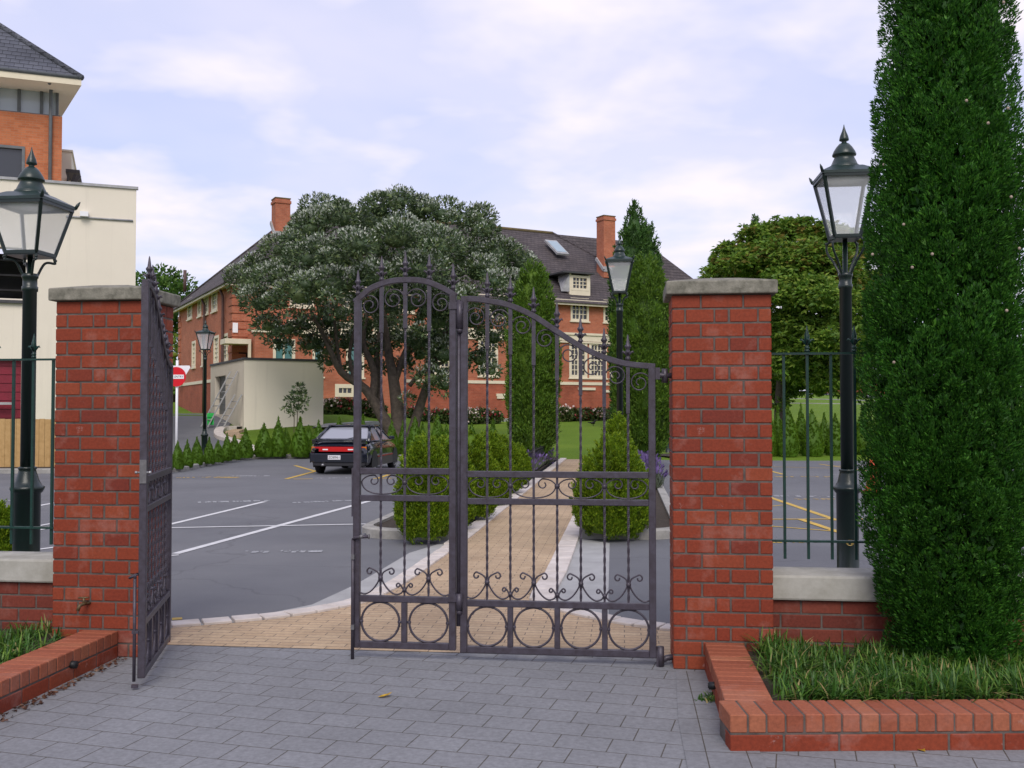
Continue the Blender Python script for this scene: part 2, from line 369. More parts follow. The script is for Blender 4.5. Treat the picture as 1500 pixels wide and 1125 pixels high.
# ------------------------------------------------------------------ world, sun, camera
SUN_EL, SUN_AZ = math.radians(44), math.radians(172)       # sun to the right behind the camera, veiled by cloud
W = bpy.data.worlds.new('World'); S.world = W; W.use_nodes = True
nt = W.node_tree; bg = nt.nodes['Background']
sky = nt.nodes.new('ShaderNodeTexSky'); sky.sky_type = 'NISHITA'; sky.sun_disc = False
sky.sun_elevation = SUN_EL; sky.sun_rotation = SUN_AZ; sky.air_density = 1.2; sky.dust_density = .6; sky.ozone_density = 1.5
tc = nt.nodes.new('ShaderNodeTexCoord'); sep = nt.nodes.new('ShaderNodeSeparateXYZ'); nt.links.new(tc.outputs['Generated'], sep.inputs[0])
# cloud sheet: direction projected on a flat layer overhead
mx = nt.nodes.new('ShaderNodeMath'); mx.operation = 'MAXIMUM'; mx.inputs[1].default_value = 0; nt.links.new(sep.outputs['Z'], mx.inputs[0])
ad = nt.nodes.new('ShaderNodeMath'); ad.operation = 'ADD'; ad.inputs[1].default_value = .16; nt.links.new(mx.outputs[0], ad.inputs[0])
dv = nt.nodes.new('ShaderNodeVectorMath'); dv.operation = 'DIVIDE'; nt.links.new(tc.outputs['Generated'], dv.inputs[0])
cb = nt.nodes.new('ShaderNodeCombineXYZ')
for i in range(3): nt.links.new(ad.outputs[0], cb.inputs[i])
nt.links.new(cb.outputs[0], dv.inputs[1])
def wnoise(scale, detail, rough, dist, loc):
    mp = nt.nodes.new('ShaderNodeMapping'); mp.inputs['Location'].default_value = loc; nt.links.new(dv.outputs[0], mp.inputs['Vector'])
    n = nt.nodes.new('ShaderNodeTexNoise'); n.inputs['Scale'].default_value = scale; n.inputs['Detail'].default_value = detail
    n.inputs['Roughness'].default_value = rough; n.inputs['Distortion'].default_value = dist; nt.links.new(mp.outputs[0], n.inputs['Vector']); return n.outputs['Fac']
def wramp(f, stops):
    r = nt.nodes.new('ShaderNodeValToRGB'); e = r.color_ramp.elements
    while len(e) < len(stops): e.new(.5)
    for i, (p, c) in enumerate(stops): e[i].position = p; e[i].color = (c[0],c[1],c[2],1) if hasattr(c,'__len__') else (c,c,c,1)
    nt.links.new(f, r.inputs['Fac']); return r.outputs['Color']
def wmix(f, a, b):
    o = nt.nodes.new('ShaderNodeMix'); o.data_type = 'RGBA'
    nt.links.new(f, [i for i in o.inputs if i.name=='Factor' and i.type=='VALUE'][0])
    for nm, v in (('A', a), ('B', b)):
        k = [i for i in o.inputs if i.name==nm and i.type=='RGBA'][0]
        if isinstance(v, bpy.types.NodeSocket): nt.links.new(v, k)
        else: k.default_value = (*v, 1)
    return [q for q in o.outputs if q.type=='RGBA'][0]
veil = wmix(wramp(wnoise(1.0, 4, .55, .2, (1.3,.4,0)), [(.36,0.),(.62,1.)]), (4.2,4.45,6.35), (5.3,5.15,6.5))
clr = wmix(wramp(wnoise(.8, 5, .6, .2, (4,2,0)), [(.3,.72),(.7,.93)]), sky.outputs['Color'], veil)
clr = wmix(wramp(wnoise(2.6, 4, .5, .15, (.3,3.1,0)), [(.45,0.),(.70,.95)]), clr, (6.5,6.05,6.6))
nt.links.new(clr, bg.inputs['Color']); bg.inputs['Strength'].default_value = .105
sun = bpy.data.lights.new('Sun', 'SUN'); sun.energy = 1.5; sun.angle = math.radians(32); sun.color = (1,.93,.84)
so = link(bpy.data.objects.new('Sun', sun))
sd = Vector((math.sin(SUN_AZ)*math.cos(SUN_EL), math.cos(SUN_AZ)*math.cos(SUN_EL), math.sin(SUN_EL)))
so.rotation_euler = sd.to_track_quat('Z','Y').to_euler(); so.location = (8,-10,14)
cam = bpy.data.cameras.new('Camera'); cam.sensor_width = 36; cam.lens = 35; cam.clip_end = 8000; cam.clip_start = .05
co = link(bpy.data.objects.new('Camera', cam)); co.location = CO
co.matrix_world = Matrix(((rt.x,up.x,-fw.x,CO.x),(rt.y,up.y,-fw.y,CO.y),(rt.z,up.z,-fw.z,CO.z),(0,0,0,1)))
S.camera = co
S.view_settings.view_transform = 'Standard'; S.view_settings.look = 'None'; S.view_settings.exposure = .62; S.view_settings.gamma = 1
S.cycles.max_bounces = 6; S.cycles.diffuse_bounces = 3; S.cycles.transparent_max_bounces = 12

# ------------------------------------------------------------------ the ground
def structure(name, mb, mat, **k): return tag(mb.build(name, mat, **k), kind='structure')
xs = [-3000,-900,-300,-140,-80]+[-56+1.4*i for i in range(81)]+[80,140,300,900,3000]
ys = [-1500,-300,-60,-20,0,10,20]+[24+1.2*i for i in range(80)]+[130,160,220,320,400,500,700,1500,3000]
g = MB(); g.smooth = True
g.add([(x, y, terrain(x, y)) for y in ys for x in xs], [(j*len(xs)+i, j*len(xs)+i+1, (j+1)*len(xs)+i+1, (j+1)*len(xs)+i) for j in range(len(ys)-1) for i in range(len(xs)-1)])
structure('ground', g, M['lawn'])
def sheet(name, poly, z, mat):
    return structure(name, MB().quad(*[(p[0],p[1],z) for p in poly]), mat)
def gp(*pts): return [ground(*p) for p in pts]
KL = gp((-260,694),(120,693.5),(250,692.5),(300,683.5),(340,675.5),(365,672.5),(400,671.5),(470,671.5),(560,671.5),(640,672),(735,673.5))
KR = gp((985,673),(1060,671),(1130,670),(1275,667.5),(1500,665),(1750,662))
sheet('car_park', [(-45,6.0)]+[(-45,KL[0].y)]+[tuple(p)[:2] for p in KL]+[(-2,KL[-1].y+.3),(0.4,KL[-1].y+.3)]+[tuple(p)[:2] for p in KR]+[(KR[-1].x+20,KR[-1].y),(50,6.0)], 0, M['asphalt'])
sheet('paving', [(-9,-6),(9,-6),(9,6.25),(-9,6.25)], .003, M['paver'])
ex = ground(1000,1060).x
sheet('paving_border', [(ex,2.0),(.60,2.0),(.60,5.95),(ground(985,985).x+.02,5.95),(ex-.02,5.0)], .007, M['paver_edge'])
# tan brick apron and path
PL, PR = -1.82, -.76                                     # inner edges of the path
arcL = gp((-40,937),(120,930),(250,921),(330,914.5),(400,908),(455,900.5),(505,891),(550,879),(600,852),(640,824),(675,799)) + [Vector((PL-.02,12.6,0)),Vector((PL-.02,34,0))]
arcR = gp((1350,958),(1180,945),(1090,937),(985,926.5),(930,919.5),(880,911),(835,901),(800,891.5),(775,880)) + [Vector((PR-.02,8.3,0)),Vector((PR+.02,9.4,0)),Vector((PR+.02,14,0)),Vector((PR+.02,34,0))]
ap = [(-9,6.25),(9,6.25)] + [tuple(p)[:2] for p in arcR] + [tuple(p)[:2] for p in reversed(arcL)]
ap = [p for p in ap if p[1] > 6.2]
# triangulated strip between the two arcs, so the sheet stays valid
def resample(pts, step):
    P = [Vector(p) for p in pts]; out = [P[0]]; acc = 0
    for a, b in zip(P, P[1:]):
        L = (b-a).length; d = step-acc
        while d <= L: out.append(a+(b-a)*(d/L)); d += step
        acc = (acc+L) % step if L else acc
    return out
def smoothpath(pts, n=8):
    P = [Vector(p) for p in pts]; out = []
    for i in range(len(P)-1):
        p0 = P[max(i-1,0)]; p1 = P[i]; p2 = P[i+1]; p3 = P[min(i+2,len(P)-1)]
        for k in range(n):
            t = k/n; out.append(.5*((2*p1)+(p2-p0)*t+(2*p0-5*p1+4*p2-p3)*t*t+(3*p1-p0-3*p2+p3)*t**3))
    return out+[P[-1]]
sheet('brick_path', [(p[0],p[1]) for p in ap], .006, M['path'])
# grey concrete fillets beside the path
sheet('concrete_fillet', [tuple(p)[:2] for p in gp((200,923),(250,915.7),(320,908.5),(378,902),(457,886),(520,857),(560,834),(600,810),(640,798),(672,795),(655,812),(600,851),(550,878),(505,890),(455,899.5),(400,907),(330,913.5),(250,920.5))], .003, M['concrete'])
sheet('concrete_fillet', [tuple(p)[:2] for p in gp((788,876),(820,795),(842,788),(893,796),(891,880),(892,909),(860,905),(820,894))], .003, M['concrete'])
def setts(line, w, step, name, side=1):
    mb = MB(); P = resample(line, step)
    for a, b in zip(P, P[1:]):
        d = (b-a).normalized(); n = Vector((-d.y, d.x, 0))*side; j = .010
        a2 = a+d*j; b2 = b-d*j; z = .026+random.uniform(-.003,.003)
        q = [a2, b2, b2+n*w, a2+n*w]
        if side < 0: q.reverse()
        mb.prism([(p.x,p.y) for p in q], -.01, z)
    return tag(mb.build(name, M['sett'], bevel=.005), kind='structure')
setts(smoothpath(arcL[2:11], 6), .16, .215, 'path_edging')
setts([arcL[10], Vector((PL-.02,12.6,0)), Vector((PL-.02,33.6,0))], .2, .45, 'path_edging')
setts(smoothpath(arcR[1:9], 6), .16, .2, 'path_edging', -1)
setts([arcR[8], Vector((PR-.02,8.3,0)), Vector((PR+.02,9.4,0)), Vector((PR+.02,33.6,0))], .2, .45, 'path_edging', -1)
mbk = MB(); mbk.box(PL-.3, PR+.3, 33.5, 33.7, -.02, .07); structure('path_edging', mbk, M['sett'])
# kerbs
def kerb(line, w=.15, h=.12, name='kerb', mat='kerb'):
    mb = MB(); P = [Vector(p) for p in line]
    N = []
    for i in range(len(P)):
        d = (P[min(i+1,len(P)-1)]-P[max(i-1,0)]).normalized(); N.append(Vector((-d.y,d.x,0)))
    vs = []
    for p, n in zip(P, N): vs += [p+Vector((0,0,-.05)), p+Vector((0,0,h-.02)), p+n*.03+Vector((0,0,h)), p+n*w+Vector((0,0,h)), p+n*w+Vector((0,0,-.05))]
    fs = []
    for i in range(len(P)-1):
        for k in range(4): fs.append((i*5+k, i*5+k+1, i*5+5+k+1, i*5+5+k))
    mb.add(vs, fs + [(0,1,2,3,4)[::-1], tuple((len(P)-1)*5+q for q in range(5))])
    return structure(name, mb, M[mat])
kerb(smoothpath(KL, 5)); kerb(smoothpath(KR, 5))
mb = MB()                                                # soil strip behind the kerbs, where the conifers stand
for K in (smoothpath(KL,4), smoothpath(KR,4)):
    for a, b in zip(K, K[1:]):
        n = Vector((-(b-a).y,(b-a).x,0)).normalized()
        mb.quad(a+n*.14+Vector((0,0,.09)), b+n*.14+Vector((0,0,.09)), b+n*1.3+Vector((0,0,max(.1,terrain(*(b+n*1.3)[:2])+.02))), a+n*1.3+Vector((0,0,max(.1,terrain(*(a+n*1.3)[:2])+.02))))
structure('planting_soil', mb, M['soil'])
def island(x0, x1, y0, y1, round_left):
    # kerbed bed beside the path, its near corner away from the path rounded off
    r = min(.55, (x1-x0)*.6); A = [PI/2*i/8 for i in range(9)]
    if round_left: ring = [(x0,y1)]+[(x0+r-r*math.sin(a), y0+r-r*math.cos(a)) for a in reversed(A)]+[(x1,y0)]; poly = ring+[(x1,y1)]
    else: ring = [(x0,y0)]+[(x1-r+r*math.sin(a), y0+r-r*math.cos(a)) for a in A]+[(x1,y1)]; poly = ring+[(x0,y1)]
    kerb([Vector((*p,0)) for p in ring], .14, .12)
    structure('planting_soil', MB().quad(*[(p[0],p[1],.085) for p in poly]), M['soil'])
island(-3.25, PL-.225, 11.7, 31.6, True)
island(PR+.225, .75, 12.0, 31.6, False)

# ------------------------------------------------------------------ painted markings on the asphalt
mk = MB()
def stroke(p, q, w, mi, z=.005):
    a = ground(*p); b = ground(*q); d = (b-a).normalized(); n = Vector((-d.y,d.x,0))*(w/2); h = Vector((0,0,z)); mk.mi = mi
    mk.quad(a-n+h, b-n+h, b+n+h, a+n+h)
def worn(p, q, mi, n=24, hgt=.22, seed=1):
    r = random.Random(seed); a = ground(*p); b = ground(*q); d = (b-a)/n; u = d.normalized(); v = Vector((-u.y,u.x,0)); mk.mi = mi
    for i in range(n):
        if r.random() < .2: continue
        o = a+d*i; L = d.length*r.uniform(.4,.85)
        for k in range(r.choice((1,2,2,3))):
            s0 = r.uniform(-.5,.5)*hgt; w = r.uniform(.03,.06)
            if r.random() < .45: c = [o+v*s0, o+u*L+v*s0, o+u*L+v*(s0+w), o+v*(s0+w)]
            else:
                x = r.uniform(0,L); c = [o+u*x-v*hgt*.5, o+u*(x+w)-v*hgt*.5, o+u*(x+w)+v*hgt*r.uniform(.1,.5), o+u*x+v*hgt*r.uniform(.1,.5)]
            zz = r.uniform(.0035,.0062); mk.quad(*[p_+Vector((0,0,zz)) for p_ in c])
WH, WO, YE = 0, 1, 2
stroke((130,797),(388,735),.09,WH); stroke((257,811.5),(540,734.5),.10,WH); stroke((238,773.8),(592,767),.08,WH,.0065)
stroke((40,828),(262,813.5),.06,WH,.006)
worn((288,736),(402,733),WO,22,.26,3); worn((428,736.5),(520,733),WO,18,.2,4); worn((357,809),(474,808),WO,20,.16,5)
worn((338,697.5),(394,697),WO,14,.3,6); worn((300,699),(352,699.5),YE,14,.3,7); worn((258,700),(300,699),YE,9,.2,8)
stroke((432,682),(462,690.5),.11,YE); stroke((462,690.5),(419,702),.11,YE,.0065); stroke((430,702),(458,701.5),.10,YE)
worn((462,700.5),(520,700),WO,12,.2,9); stroke((553,701),(569,695.5),.11,YE); worn((545,701),(590,700.5),YE,10,.2,10)
stroke((252,907.5),(267,906.5),.08,YE)
stroke((950,759.5),(1010,758.5),.07,WH); worn((975,757),(990,757),YE,4,.1,11)
stroke((1090,716),(1226,762.5),.10,YE); stroke((1100,761),(1300,760.5),.08,YE,.006); stroke((1171,760.5),(1235,782),.10,YE,.007)
stroke((1090,768),(1235,779.5),.06,YE,.0055); stroke((1100,745),(1147,740),.05,YE)
worn((1110,794),(1216,793),YE,18,.22,12); worn((1130,726.5),(1222,727.5),WO,16,.28,13); worn((1160,731.5),(1224,731),YE,12,.15,14)
worn((1130,698.5),(1218,698.5),YE,16,.25,15); worn((1174,696.5),(1275,695),WO,14,.2,16)
stroke((1128,690),(1147,695),.1,YE); stroke((1120,683.5),(1217,686),.07,YE); stroke((1200,680),(1275,690.5),.08,YE); stroke((1210,682),(1275,682.5),.06,YE)
stroke((-40,759),(90,735),.09,WH); stroke((30,775.5),(95,763.5),.07,WH); stroke((20,783),(95,770),.07,WH); stroke((20,810),(95,800),.07,WH); worn((0,734),(20,733),WO,5,.2,17)
worn((1255,770),(1330,772),WO,8,.2,18)
structure('road_markings', mk, [M['white_line'], M['white_worn'], M['yellow_line']])

# ------------------------------------------------------------------ brick pillars, low walls, planters
def brickbox(mb, x0, x1, y0, y1, z0, z1, j=.0012):
    r = lambda: random.uniform(-j, j)
    mb.box(x0+r(), x1+r(), y0+r(), y1+r(), z0, z1)
def pillar(label, loc, tap=False):
    Wd, Dp = .58, .42; rows = 26; pitch = .0855; H = rows*pitch
    p = thing('gate_pillar', label, 'gate pillar', loc, group='brick pillars of the gateway')
    mb = MB(); mb.mi = 1; mb.box(.004,Wd-.004,.004,Dp-.004,0,H); mb.mi = 0; J = .0105
    def segs(ws):
        tot = sum(ws); k = (Wd-J*(len(ws)-1))/tot; x = 0; out = []
        for w in ws: out.append((x, x+w*k)); x += w*k+J
        return out
    for r in range(rows):
        z0 = r*pitch+.005; z1 = (r+1)*pitch-.005; A = (r % 2 == 1)
        for (x0, x1) in segs([42,61,40] if A else [19,43,20,42,19]):
            brickbox(mb, x0, x1, 0, .1, z0, z1)
        for (x0, x1) in segs([40,61,42] if A else [19,42,20,43,19]): brickbox(mb, x0, x1, Dp-.1, Dp, z0, z1)
        for (y0, y1) in ([(.1105,.3095)] if A else [(.1105,.2045),(.215,.3095)]):
            brickbox(mb, 0, .1, y0, y1, z0, z1); brickbox(mb, Wd-.1, Wd, y0, y1, z0, z1)
    mb.build('shaft', [M['brick'], M['mortar']], p, bevel=.004)
    c = MB(); o = .035; t0, t1 = H, H+.078
    a = [(-o,-o),(Wd+o,-o),(Wd+o,Dp+o),(-o,Dp+o)]; b = [(-o+.01,-o+.01),(Wd+o-.01,-o+.01),(Wd+o-.01,Dp+o-.01),(-o+.01,Dp+o-.01)]
    vs = [(x,y,t0) for x,y in a]+[(x,y,t1) for x,y in a]+[(Wd*.3,Dp*.3,t1+.035),(Wd*.7,Dp*.3,t1+.035),(Wd*.7,Dp*.7,t1+.035),(Wd*.3,Dp*.7,t1+.035)]
    c.add(vs, [(3,2,1,0),(0,1,5,4),(1,2,6,5),(2,3,7,6),(3,0,4,7),(4,5,9,8),(5,6,10,9),(6,7,11,10),(7,4,8,11),(8,9,10,11)])
    c.build('cap', M['cap'], p, bevel=.008, seg=2)
    if tap:
        q = MB(); x, z = .235, .335
        q.tube([(x,0,z),(x,-.05,z),(x-.01,-.075,z-.005),(x-.018,-.085,z-.035)], .011, 8); q.tube([(x,-.045,z),(x,-.045,z+.035)], .008, 8)
        q.tube([(x-.035,-.045,z+.037),(x+.03,-.045,z+.04)], .006, 6); q.lathe([(.022,-.004),(.022,.004)], (x,-.003,z), 10)
        q.build('tap', M['bronze'], p)
    return p
pillar('red brick gate pillar with a grey concrete cap, wide border grass bed to its right', (.288,6.0,0))
pillar('red brick gate pillar with a small brass garden tap, behind the open gate leaf', (-3.56,5.91,0), True)
def lowwall(label, x0, x1, yf, top, seed):
    w = thing('low_wall', label, 'wall', (x0,yf,0), group='low brick walls with concrete copings')
    random.seed(seed); L = x1-x0; mb = MB(); mb.mi = 1; mb.box(.0,L,.004,.28,0,top-.15); mb.mi = 0; pitch = .0855; z = top-.15
    r = 0
    while z > 0.02:
        x = -.12*(r%2)-.05
        while x < L:
            a, b = max(x,0), min(x+.2295,L)
            if b-a > .03: brickbox(mb, a, b, 0, .1, max(z-pitch+.005,.0), z-.005)
            x += .24
        z -= pitch; r += 1
    mb.build('brickwork', [M['brick_dk'], M['mortar']], w, bevel=.004)
    MB().box(0,L,-.035,.32,top-.15,top).build('coping', M['cope'], w, bevel=.014, seg=2)
    return w
lowwall('low dark red brick wall with a pale concrete coping, running behind the tall cypress', .87, 4.6, 6.17, .545, 1)
lowwall('low brick wall with a stained concrete coping beside the pillar with the tap', -7.2, -3.562, 6.08, .575, 2)

def edging(mb, a, b, w, h=.167, step=.0835):
    # lower stretcher course and an upper course of bricks on edge along a -> b, width w to the left of travel
    a = Vector((*a,0)); b = Vector((*b,0)); d = (b-a).normalized(); n = Vector((-d.y,d.x,0)); L = (b-a).length
    def piece(s0, s1, t0, t1, z0, z1):
        j = lambda: random.uniform(-.0012,.0012)
        q = [a+d*(s0+j())+n*(t0+j()), a+d*(s1+j())+n*(t0+j()), a+d*(s1+j())+n*t1, a+d*(s0+j())+n*t1]
        mb.prism([(p.x,p.y) for p in q], z0, z1)
    mb.mi = 1; q = [a+d*.002+n*.005, a+d*(L-.002)+n*.005, a+d*(L-.002)+n*(w-.005), a+d*.002+n*(w-.005)]; mb.prism([(p.x,p.y) for p in q], 0, h-.005)
    mb.mi = 0; k = int(L/step)
    for i in range(k): piece(i*L/k, (i+1)*L/k-.009, 0, w, .086, h+random.uniform(-.001,.001))
    k = int(L/.235); 
    mb.mi = 2
    for i in range(k): piece(i*L/k, (i+1)*L/k-.01, -.0, .1, .0, .076)
random.seed(11)
pr = thing('planter_bed', 'raised brick edged bed of border grass where the tall cypress grows', 'planter', (.47,4.58,0))
mb = MB(); edging(mb, (0,0), (3.2,.42), .225); edging(mb, (0,1.42), (0,.235), .225)
mb.build('edging', [M['brick_edge'], M['mortar'], M['brick']], pr, bevel=.004)
MB().add([(.2,.2,.12),(3.2,.6,.12),(3.2,1.6,.12),(.2,1.6,.12)], [(0,1,2,3)]).build('soil', M['soil'], pr)
q = MB(); q.tube([(.02,.78,.085),(-.03,.78,.085)], .021, 12); q.tube([(-.03,.78,.085),(-.034,.78,.085)], .014, 12); q.build('drain_outlet', M['railblack'], pr)
pl = thing('planter_bed', 'brick edged grass bed beside the open gate leaf, below the tap pillar', 'planter', (-3.12,5.91,0))
mb = MB(); edging(mb, (0,-4.2), (0,-.0), .225); mb.build('edging', [M['brick_edge'], M['mortar'], M['brick']], pl, bevel=.004)
MB().add([(-.2,-4.2,.12),(-.2,.17,.12),(-3.0,.17,.12),(-3.0,-4.2,.12)], [(3,2,1,0)][::1]).build('soil', M['soil'], pl)
q = MB(); q.tube([(-.02,-.53,.09),(.03,-.53,.09)], .022, 12); q.build('drain_outlet', M['railblack'], pl)

# ------------------------------------------------------------------ green picket railings above the low walls
def railing(label, x0, x1, y, ztop, zlow, first, step, fin):
    f = thing('railing', label, 'railing', (x0,y,0), group='green iron railings above the low walls')
    L = x1-x0
    MB().box(0,L,-.02,.02,ztop-.006,ztop+.006).build('rail', M['fencegreen'], f)
    MB().box(0,L,-.02,.02,zlow-.006,zlow+.006).build('rail', M['fencegreen'], f)
    i = 0; x = first
    while x < L-.02:
        top = ztop+.17 if i % 2 == fin else ztop-.006
        zt = ztop+.02 if i % 2 == fin else ztop-.007
        b = MB(); b.box(x-.008,x+.008,-.008,.008,zlow-.11,zt).build('picket', M['fencegreen'], f)
        if i % 2 == fin:
            h = MB(); z = ztop+.01
            h.lathe([(.013,0),(.016,.006),(.013,.012),(.010,.016),(.015,.022),(.015,.028),(.009,.034),(.010,.05),(.017,.07),(.015,.10),(.007,.135),(.001,.165)], (x,0,z), 10)
            for k in range(4):
                a = k*PI/2; c, s_ = math.cos(a), math.sin(a)
                h.tube([(x+c*.006,s_*.006,z+.045),(x+c*.022,s_*.022,z+.07),(x+c*.036,s_*.036,z+.078),(x+c*.044,s_*.044,z+.068)], [.006,.008,.006,.002], 6)
            h.build('finial', M['fencegreen'], f)
        i += 1; x += step
    return f
railing('dark green iron railing between the brick pillar and the tall cypress', .868, 4.4, 6.33, 1.885, .727, .12, .142, 1)
railing('dark green iron railing beside the pillar with the tap', -7.0, -3.56, 6.23, 1.872, .757, .015, .14, 0)
# ------------------------------------------------------------------ wrought iron gates
def curve_z(pts, x): return lin(pts, x)
def cat2(pts, n=5):
    return smoothpath([Vector((p[0],0,p[1])) for p in pts], n)
def spiral(cx, cz, r0, r1, a0, a1, n=14):
    return [(cx+(r0+(r1-r0)*i/n)*math.cos(a0+(a1-a0)*i/n), cz+(r0+(r1-r0)*i/n)*math.sin(a0+(a1-a0)*i/n)) for i in range(n+1)]
def finial_mb(x, z):
    h = MB()
    h.lathe([(.010,-.03),(.010,0),(.016,.006),(.016,.014),(.010,.02),(.013,.034),(.018,.046),(.012,.058),(.010,.066),(.019,.078),(.020,.086),(.011,.098),(.004,.15),(.001,.158)], (x,0,z), 8)
    for k in range(4):
        a = k*PI/2; c, s_ = math.cos(a), math.sin(a)
        h.tube([(x+c*.006,s_*.006,z+.028),(x+c*.018,s_*.018,z+.046),(x+c*.030,s_*.030,z+.053),(x+c*.036,s_*.036,z+.044)], [.006,.008,.007,.003], 6)
    return h
def gate_leaf(name, label, cat, loc, rz, Wd, top, bars, mats=M, zs=(1.161,1.123,.994,.958,.375,.337,.094,.054), stile=.042, nring=4, knots=(1,3,5), zoff=0):
    g = thing(name, label, cat, loc, rz, group='wrought iron gate leaves')
    G = M['gate']; th = .02
    z0 = zs[7]
    for x, k in ((0,0),(Wd-stile,1)):
        MB().box(x, x+stile, -th, th, z0, curve_z(top, (x+stile/2)/Wd)).build('stile', G, g, bevel=.003)
    P = cat2([(u*Wd, z) for u, z in top], 6)
    mb = MB(); mb.tube(P, .0245, 4, square=True); mb.build('top_rail', G, g, bevel=.003)
    for a, b in ((zs[0],zs[1]),(zs[2],zs[3]),(zs[4],zs[5]),(zs[6],zs[7])):
        MB().box(stile, Wd-stile, -th*.95, th*.95, b, a).build('rail', G, g, bevel=.003)
    n = len(bars); sp = (Wd-stile)/(n+1)
    xs_ = [stile/2+sp*(i+1) for i in range(n)]
    for x in xs_:
        zt = curve_z(top, x/Wd)
        b = MB()
        def twist(z_a, z_b):
            k = max(4, int((z_b-z_a)/.012)); b.tube([(x,0,z_a+(z_b-z_a)*i/k) for i in range(k+1)], .0082, 4, square=True, twist=.34)
        twist(zs[0], zt-.30); b.box(x-.011,x+.011,-.011,.011, zt-.30, zt); twist(zs[4], zs[3]); b.box(x-.007,x+.007,-.007,.007,zs[2],zs[1])
        b.build('bar', G, g)
    for x in xs_:
        finial_mb(x, curve_z(top, x/Wd)+.022).build('finial', G, g)
    # C-scrolls in the band between the two middle rails
    zb, zt = zs[2]+.004, zs[1]-.004; H = zt-zb
    kx = [stile] + [xs_[i] for i in knots] + [Wd-stile]
    for a, b in zip(kx, kx[1:]):
        w = b-a; r = .27*H; cx = a+.30*w; cz = zt-r-.004
        half = spiral(cx, cz, r*.35, r, -.6*PI, -.6*PI+2.1*PI-PI*1.0+PI*.0, 8)
        half = spiral(cx, cz, r*.4, r, -PI*1.3, PI*.5, 12)[:-1] + [(cx, zt-.003), (a+.14*w, zt-.012), (a+.03*w, zt-.36*H), (a+.10*w, zb+.28*H), (a+.28*w, zb+.07*H), (a+.5*w, zb+.02*H)]
        full = half + [(2*(a+w/2)-p[0], p[1]) for p in reversed(half[:-1])]
        MB().tube(cat2(full, 3), .0047, 6).build('scroll', G, g)
    for x in kx[1:-1]:
        MB().ball((x,0,zb+.62*H), .017, 8, 6).build('collar', G, g)
    # lyre scrolls above the lower rail
    zb = zs[4]+.004; kz = .157*1.0
    for i, x in enumerate(xs_):
        low = (i % 2 == 1)
        kzz = zb+(.035 if low else .105); s_ = .55 if low else 1.0
        MB().ball((x,0,kzz), .014 if low else .016, 8, 6).build('collar', G, g)
        for sgn in (-1,1):
            w = sp*sgn; r = .017*s_+.004
            c = (x+w*.42*s_+sgn*.004, kzz+.030*s_+.008)
            sc = spiral(c[0], c[1], r*.45, r, (-PI*1.1 if sgn > 0 else PI*2.1), (PI*.5), 12)
            pts = sc[:-1]+[(c[0]-w*.02, c[1]+r), (x+w*.12, kzz+.034*s_), (x+sgn*.008, kzz)]
            if not low:
                pts += [(x+w*.14, kzz-.035), (x+w*.36, kzz-.077), (x+w*.62, kzz-.100), (x+w*.86, kzz-.092), (x+w*.97,kzz-.068)]
            MB().tube(cat2(pts, 3), .0055, 6).build('scroll', G, g)
    # rings in the bottom panel
    a, b = zs[6], zs[5]; r = (b-a)/2
    pw = (Wd-stile)/nring
    for i in range(nring):
        cx = stile/2+pw*(i+.5); rr = min(r, (pw-stile)/2)
        mb = MB(); mb.tube([(cx+rr*math.cos(t)*.985,0,(a+b)/2+r*math.sin(t)*.985) for t in [2*PI*k/32 for k in range(32)]], .0075, 6, closed=True)
        for sg in (-1,1): mb.tube([(cx+sg*(rr-.012),0,(a+b)/2),(cx+sg*(rr+.014),0,(a+b)/2)], .009, 6)
        mb.build('ring', G, g)
        if i: MB().box(stile/2+pw*i-.017, stile/2+pw*i+.017, -th*.9, th*.9, a, b).build('divider', G, g, bevel=.003)
    # scrollwork hanging under the top rail
    edges = [stile/2]+xs_+[Wd-stile/2]
    for i, (xa, xb) in enumerate(zip(edges, edges[1:])):
        za, zb2 = curve_z(top, xa/Wd), curve_z(top, xb/Wd); xm = (xa+xb)/2; zm = curve_z(top, xm/Wd)
        R = sp*.45; fl = 1 if i % 2 else -1
        cz = min(zm-R-.03, max(za, zb2)-R-.05)
        a0 = PI*.1 if fl > 0 else PI*.9
        sc = spiral(xm, cz, R, R*.22, a0, a0+fl*PI*3.3, 34)
        MB().tube(cat2(sc, 2), .0047, 6).build('scroll', G, g)
    return g
GY = 6.06
RT = [(0,2.2195),(.07,2.219),(.14,2.207),(.253,2.178),(.372,2.115),(.49,2.023),(.614,1.927),(.737,1.856),(.86,1.814),(1,1.797)]
WT = [(0,2.19),(.08,2.235),(.17,2.28),(.34,2.318),(.52,2.328),(.70,2.316),(.87,2.272),(1,2.222)]
big = gate_leaf('driveway_gate', 'grey iron gate leaf with an S-curved top rail, shut and hinged to the pillar', 'gate', (-.997,GY,0), 0, 1.187, RT, range(7))
small = gate_leaf('wicket_gate', 'narrow arched iron gate leaf with two rings at its foot', 'gate', (-1.668,GY-.005,.015), math.radians(-.4), .645, WT, range(3), nring=2, knots=(1,))
for x in (.021, .624): finial_mb(x, curve_z(WT, x/.645)+.03).build('finial', M['gate'], small)
# hinges between the leaf and its pillar
h = MB(); h.box(1.187,1.215,-.02,.02,1.72,1.79); h.tube([(1.20,0,1.745),(1.245,.03,1.742),(1.30,.03,1.745)], .016, 8); h.tube([(1.245,.03,1.70),(1.245,.03,1.785)], .02, 10); h.build('hinge', M['gate'], big)
h = MB(); h.box(1.187,1.21,-.02,.02,.0,.10); h.tube([(1.21,0,.03),(1.25,.02,.05),(1.31,.02,.06)], .018, 8); h.tube([(1.21,0,-.0),(1.21,0,.12)], .024, 10); h.build('hinge', M['gate'], big)
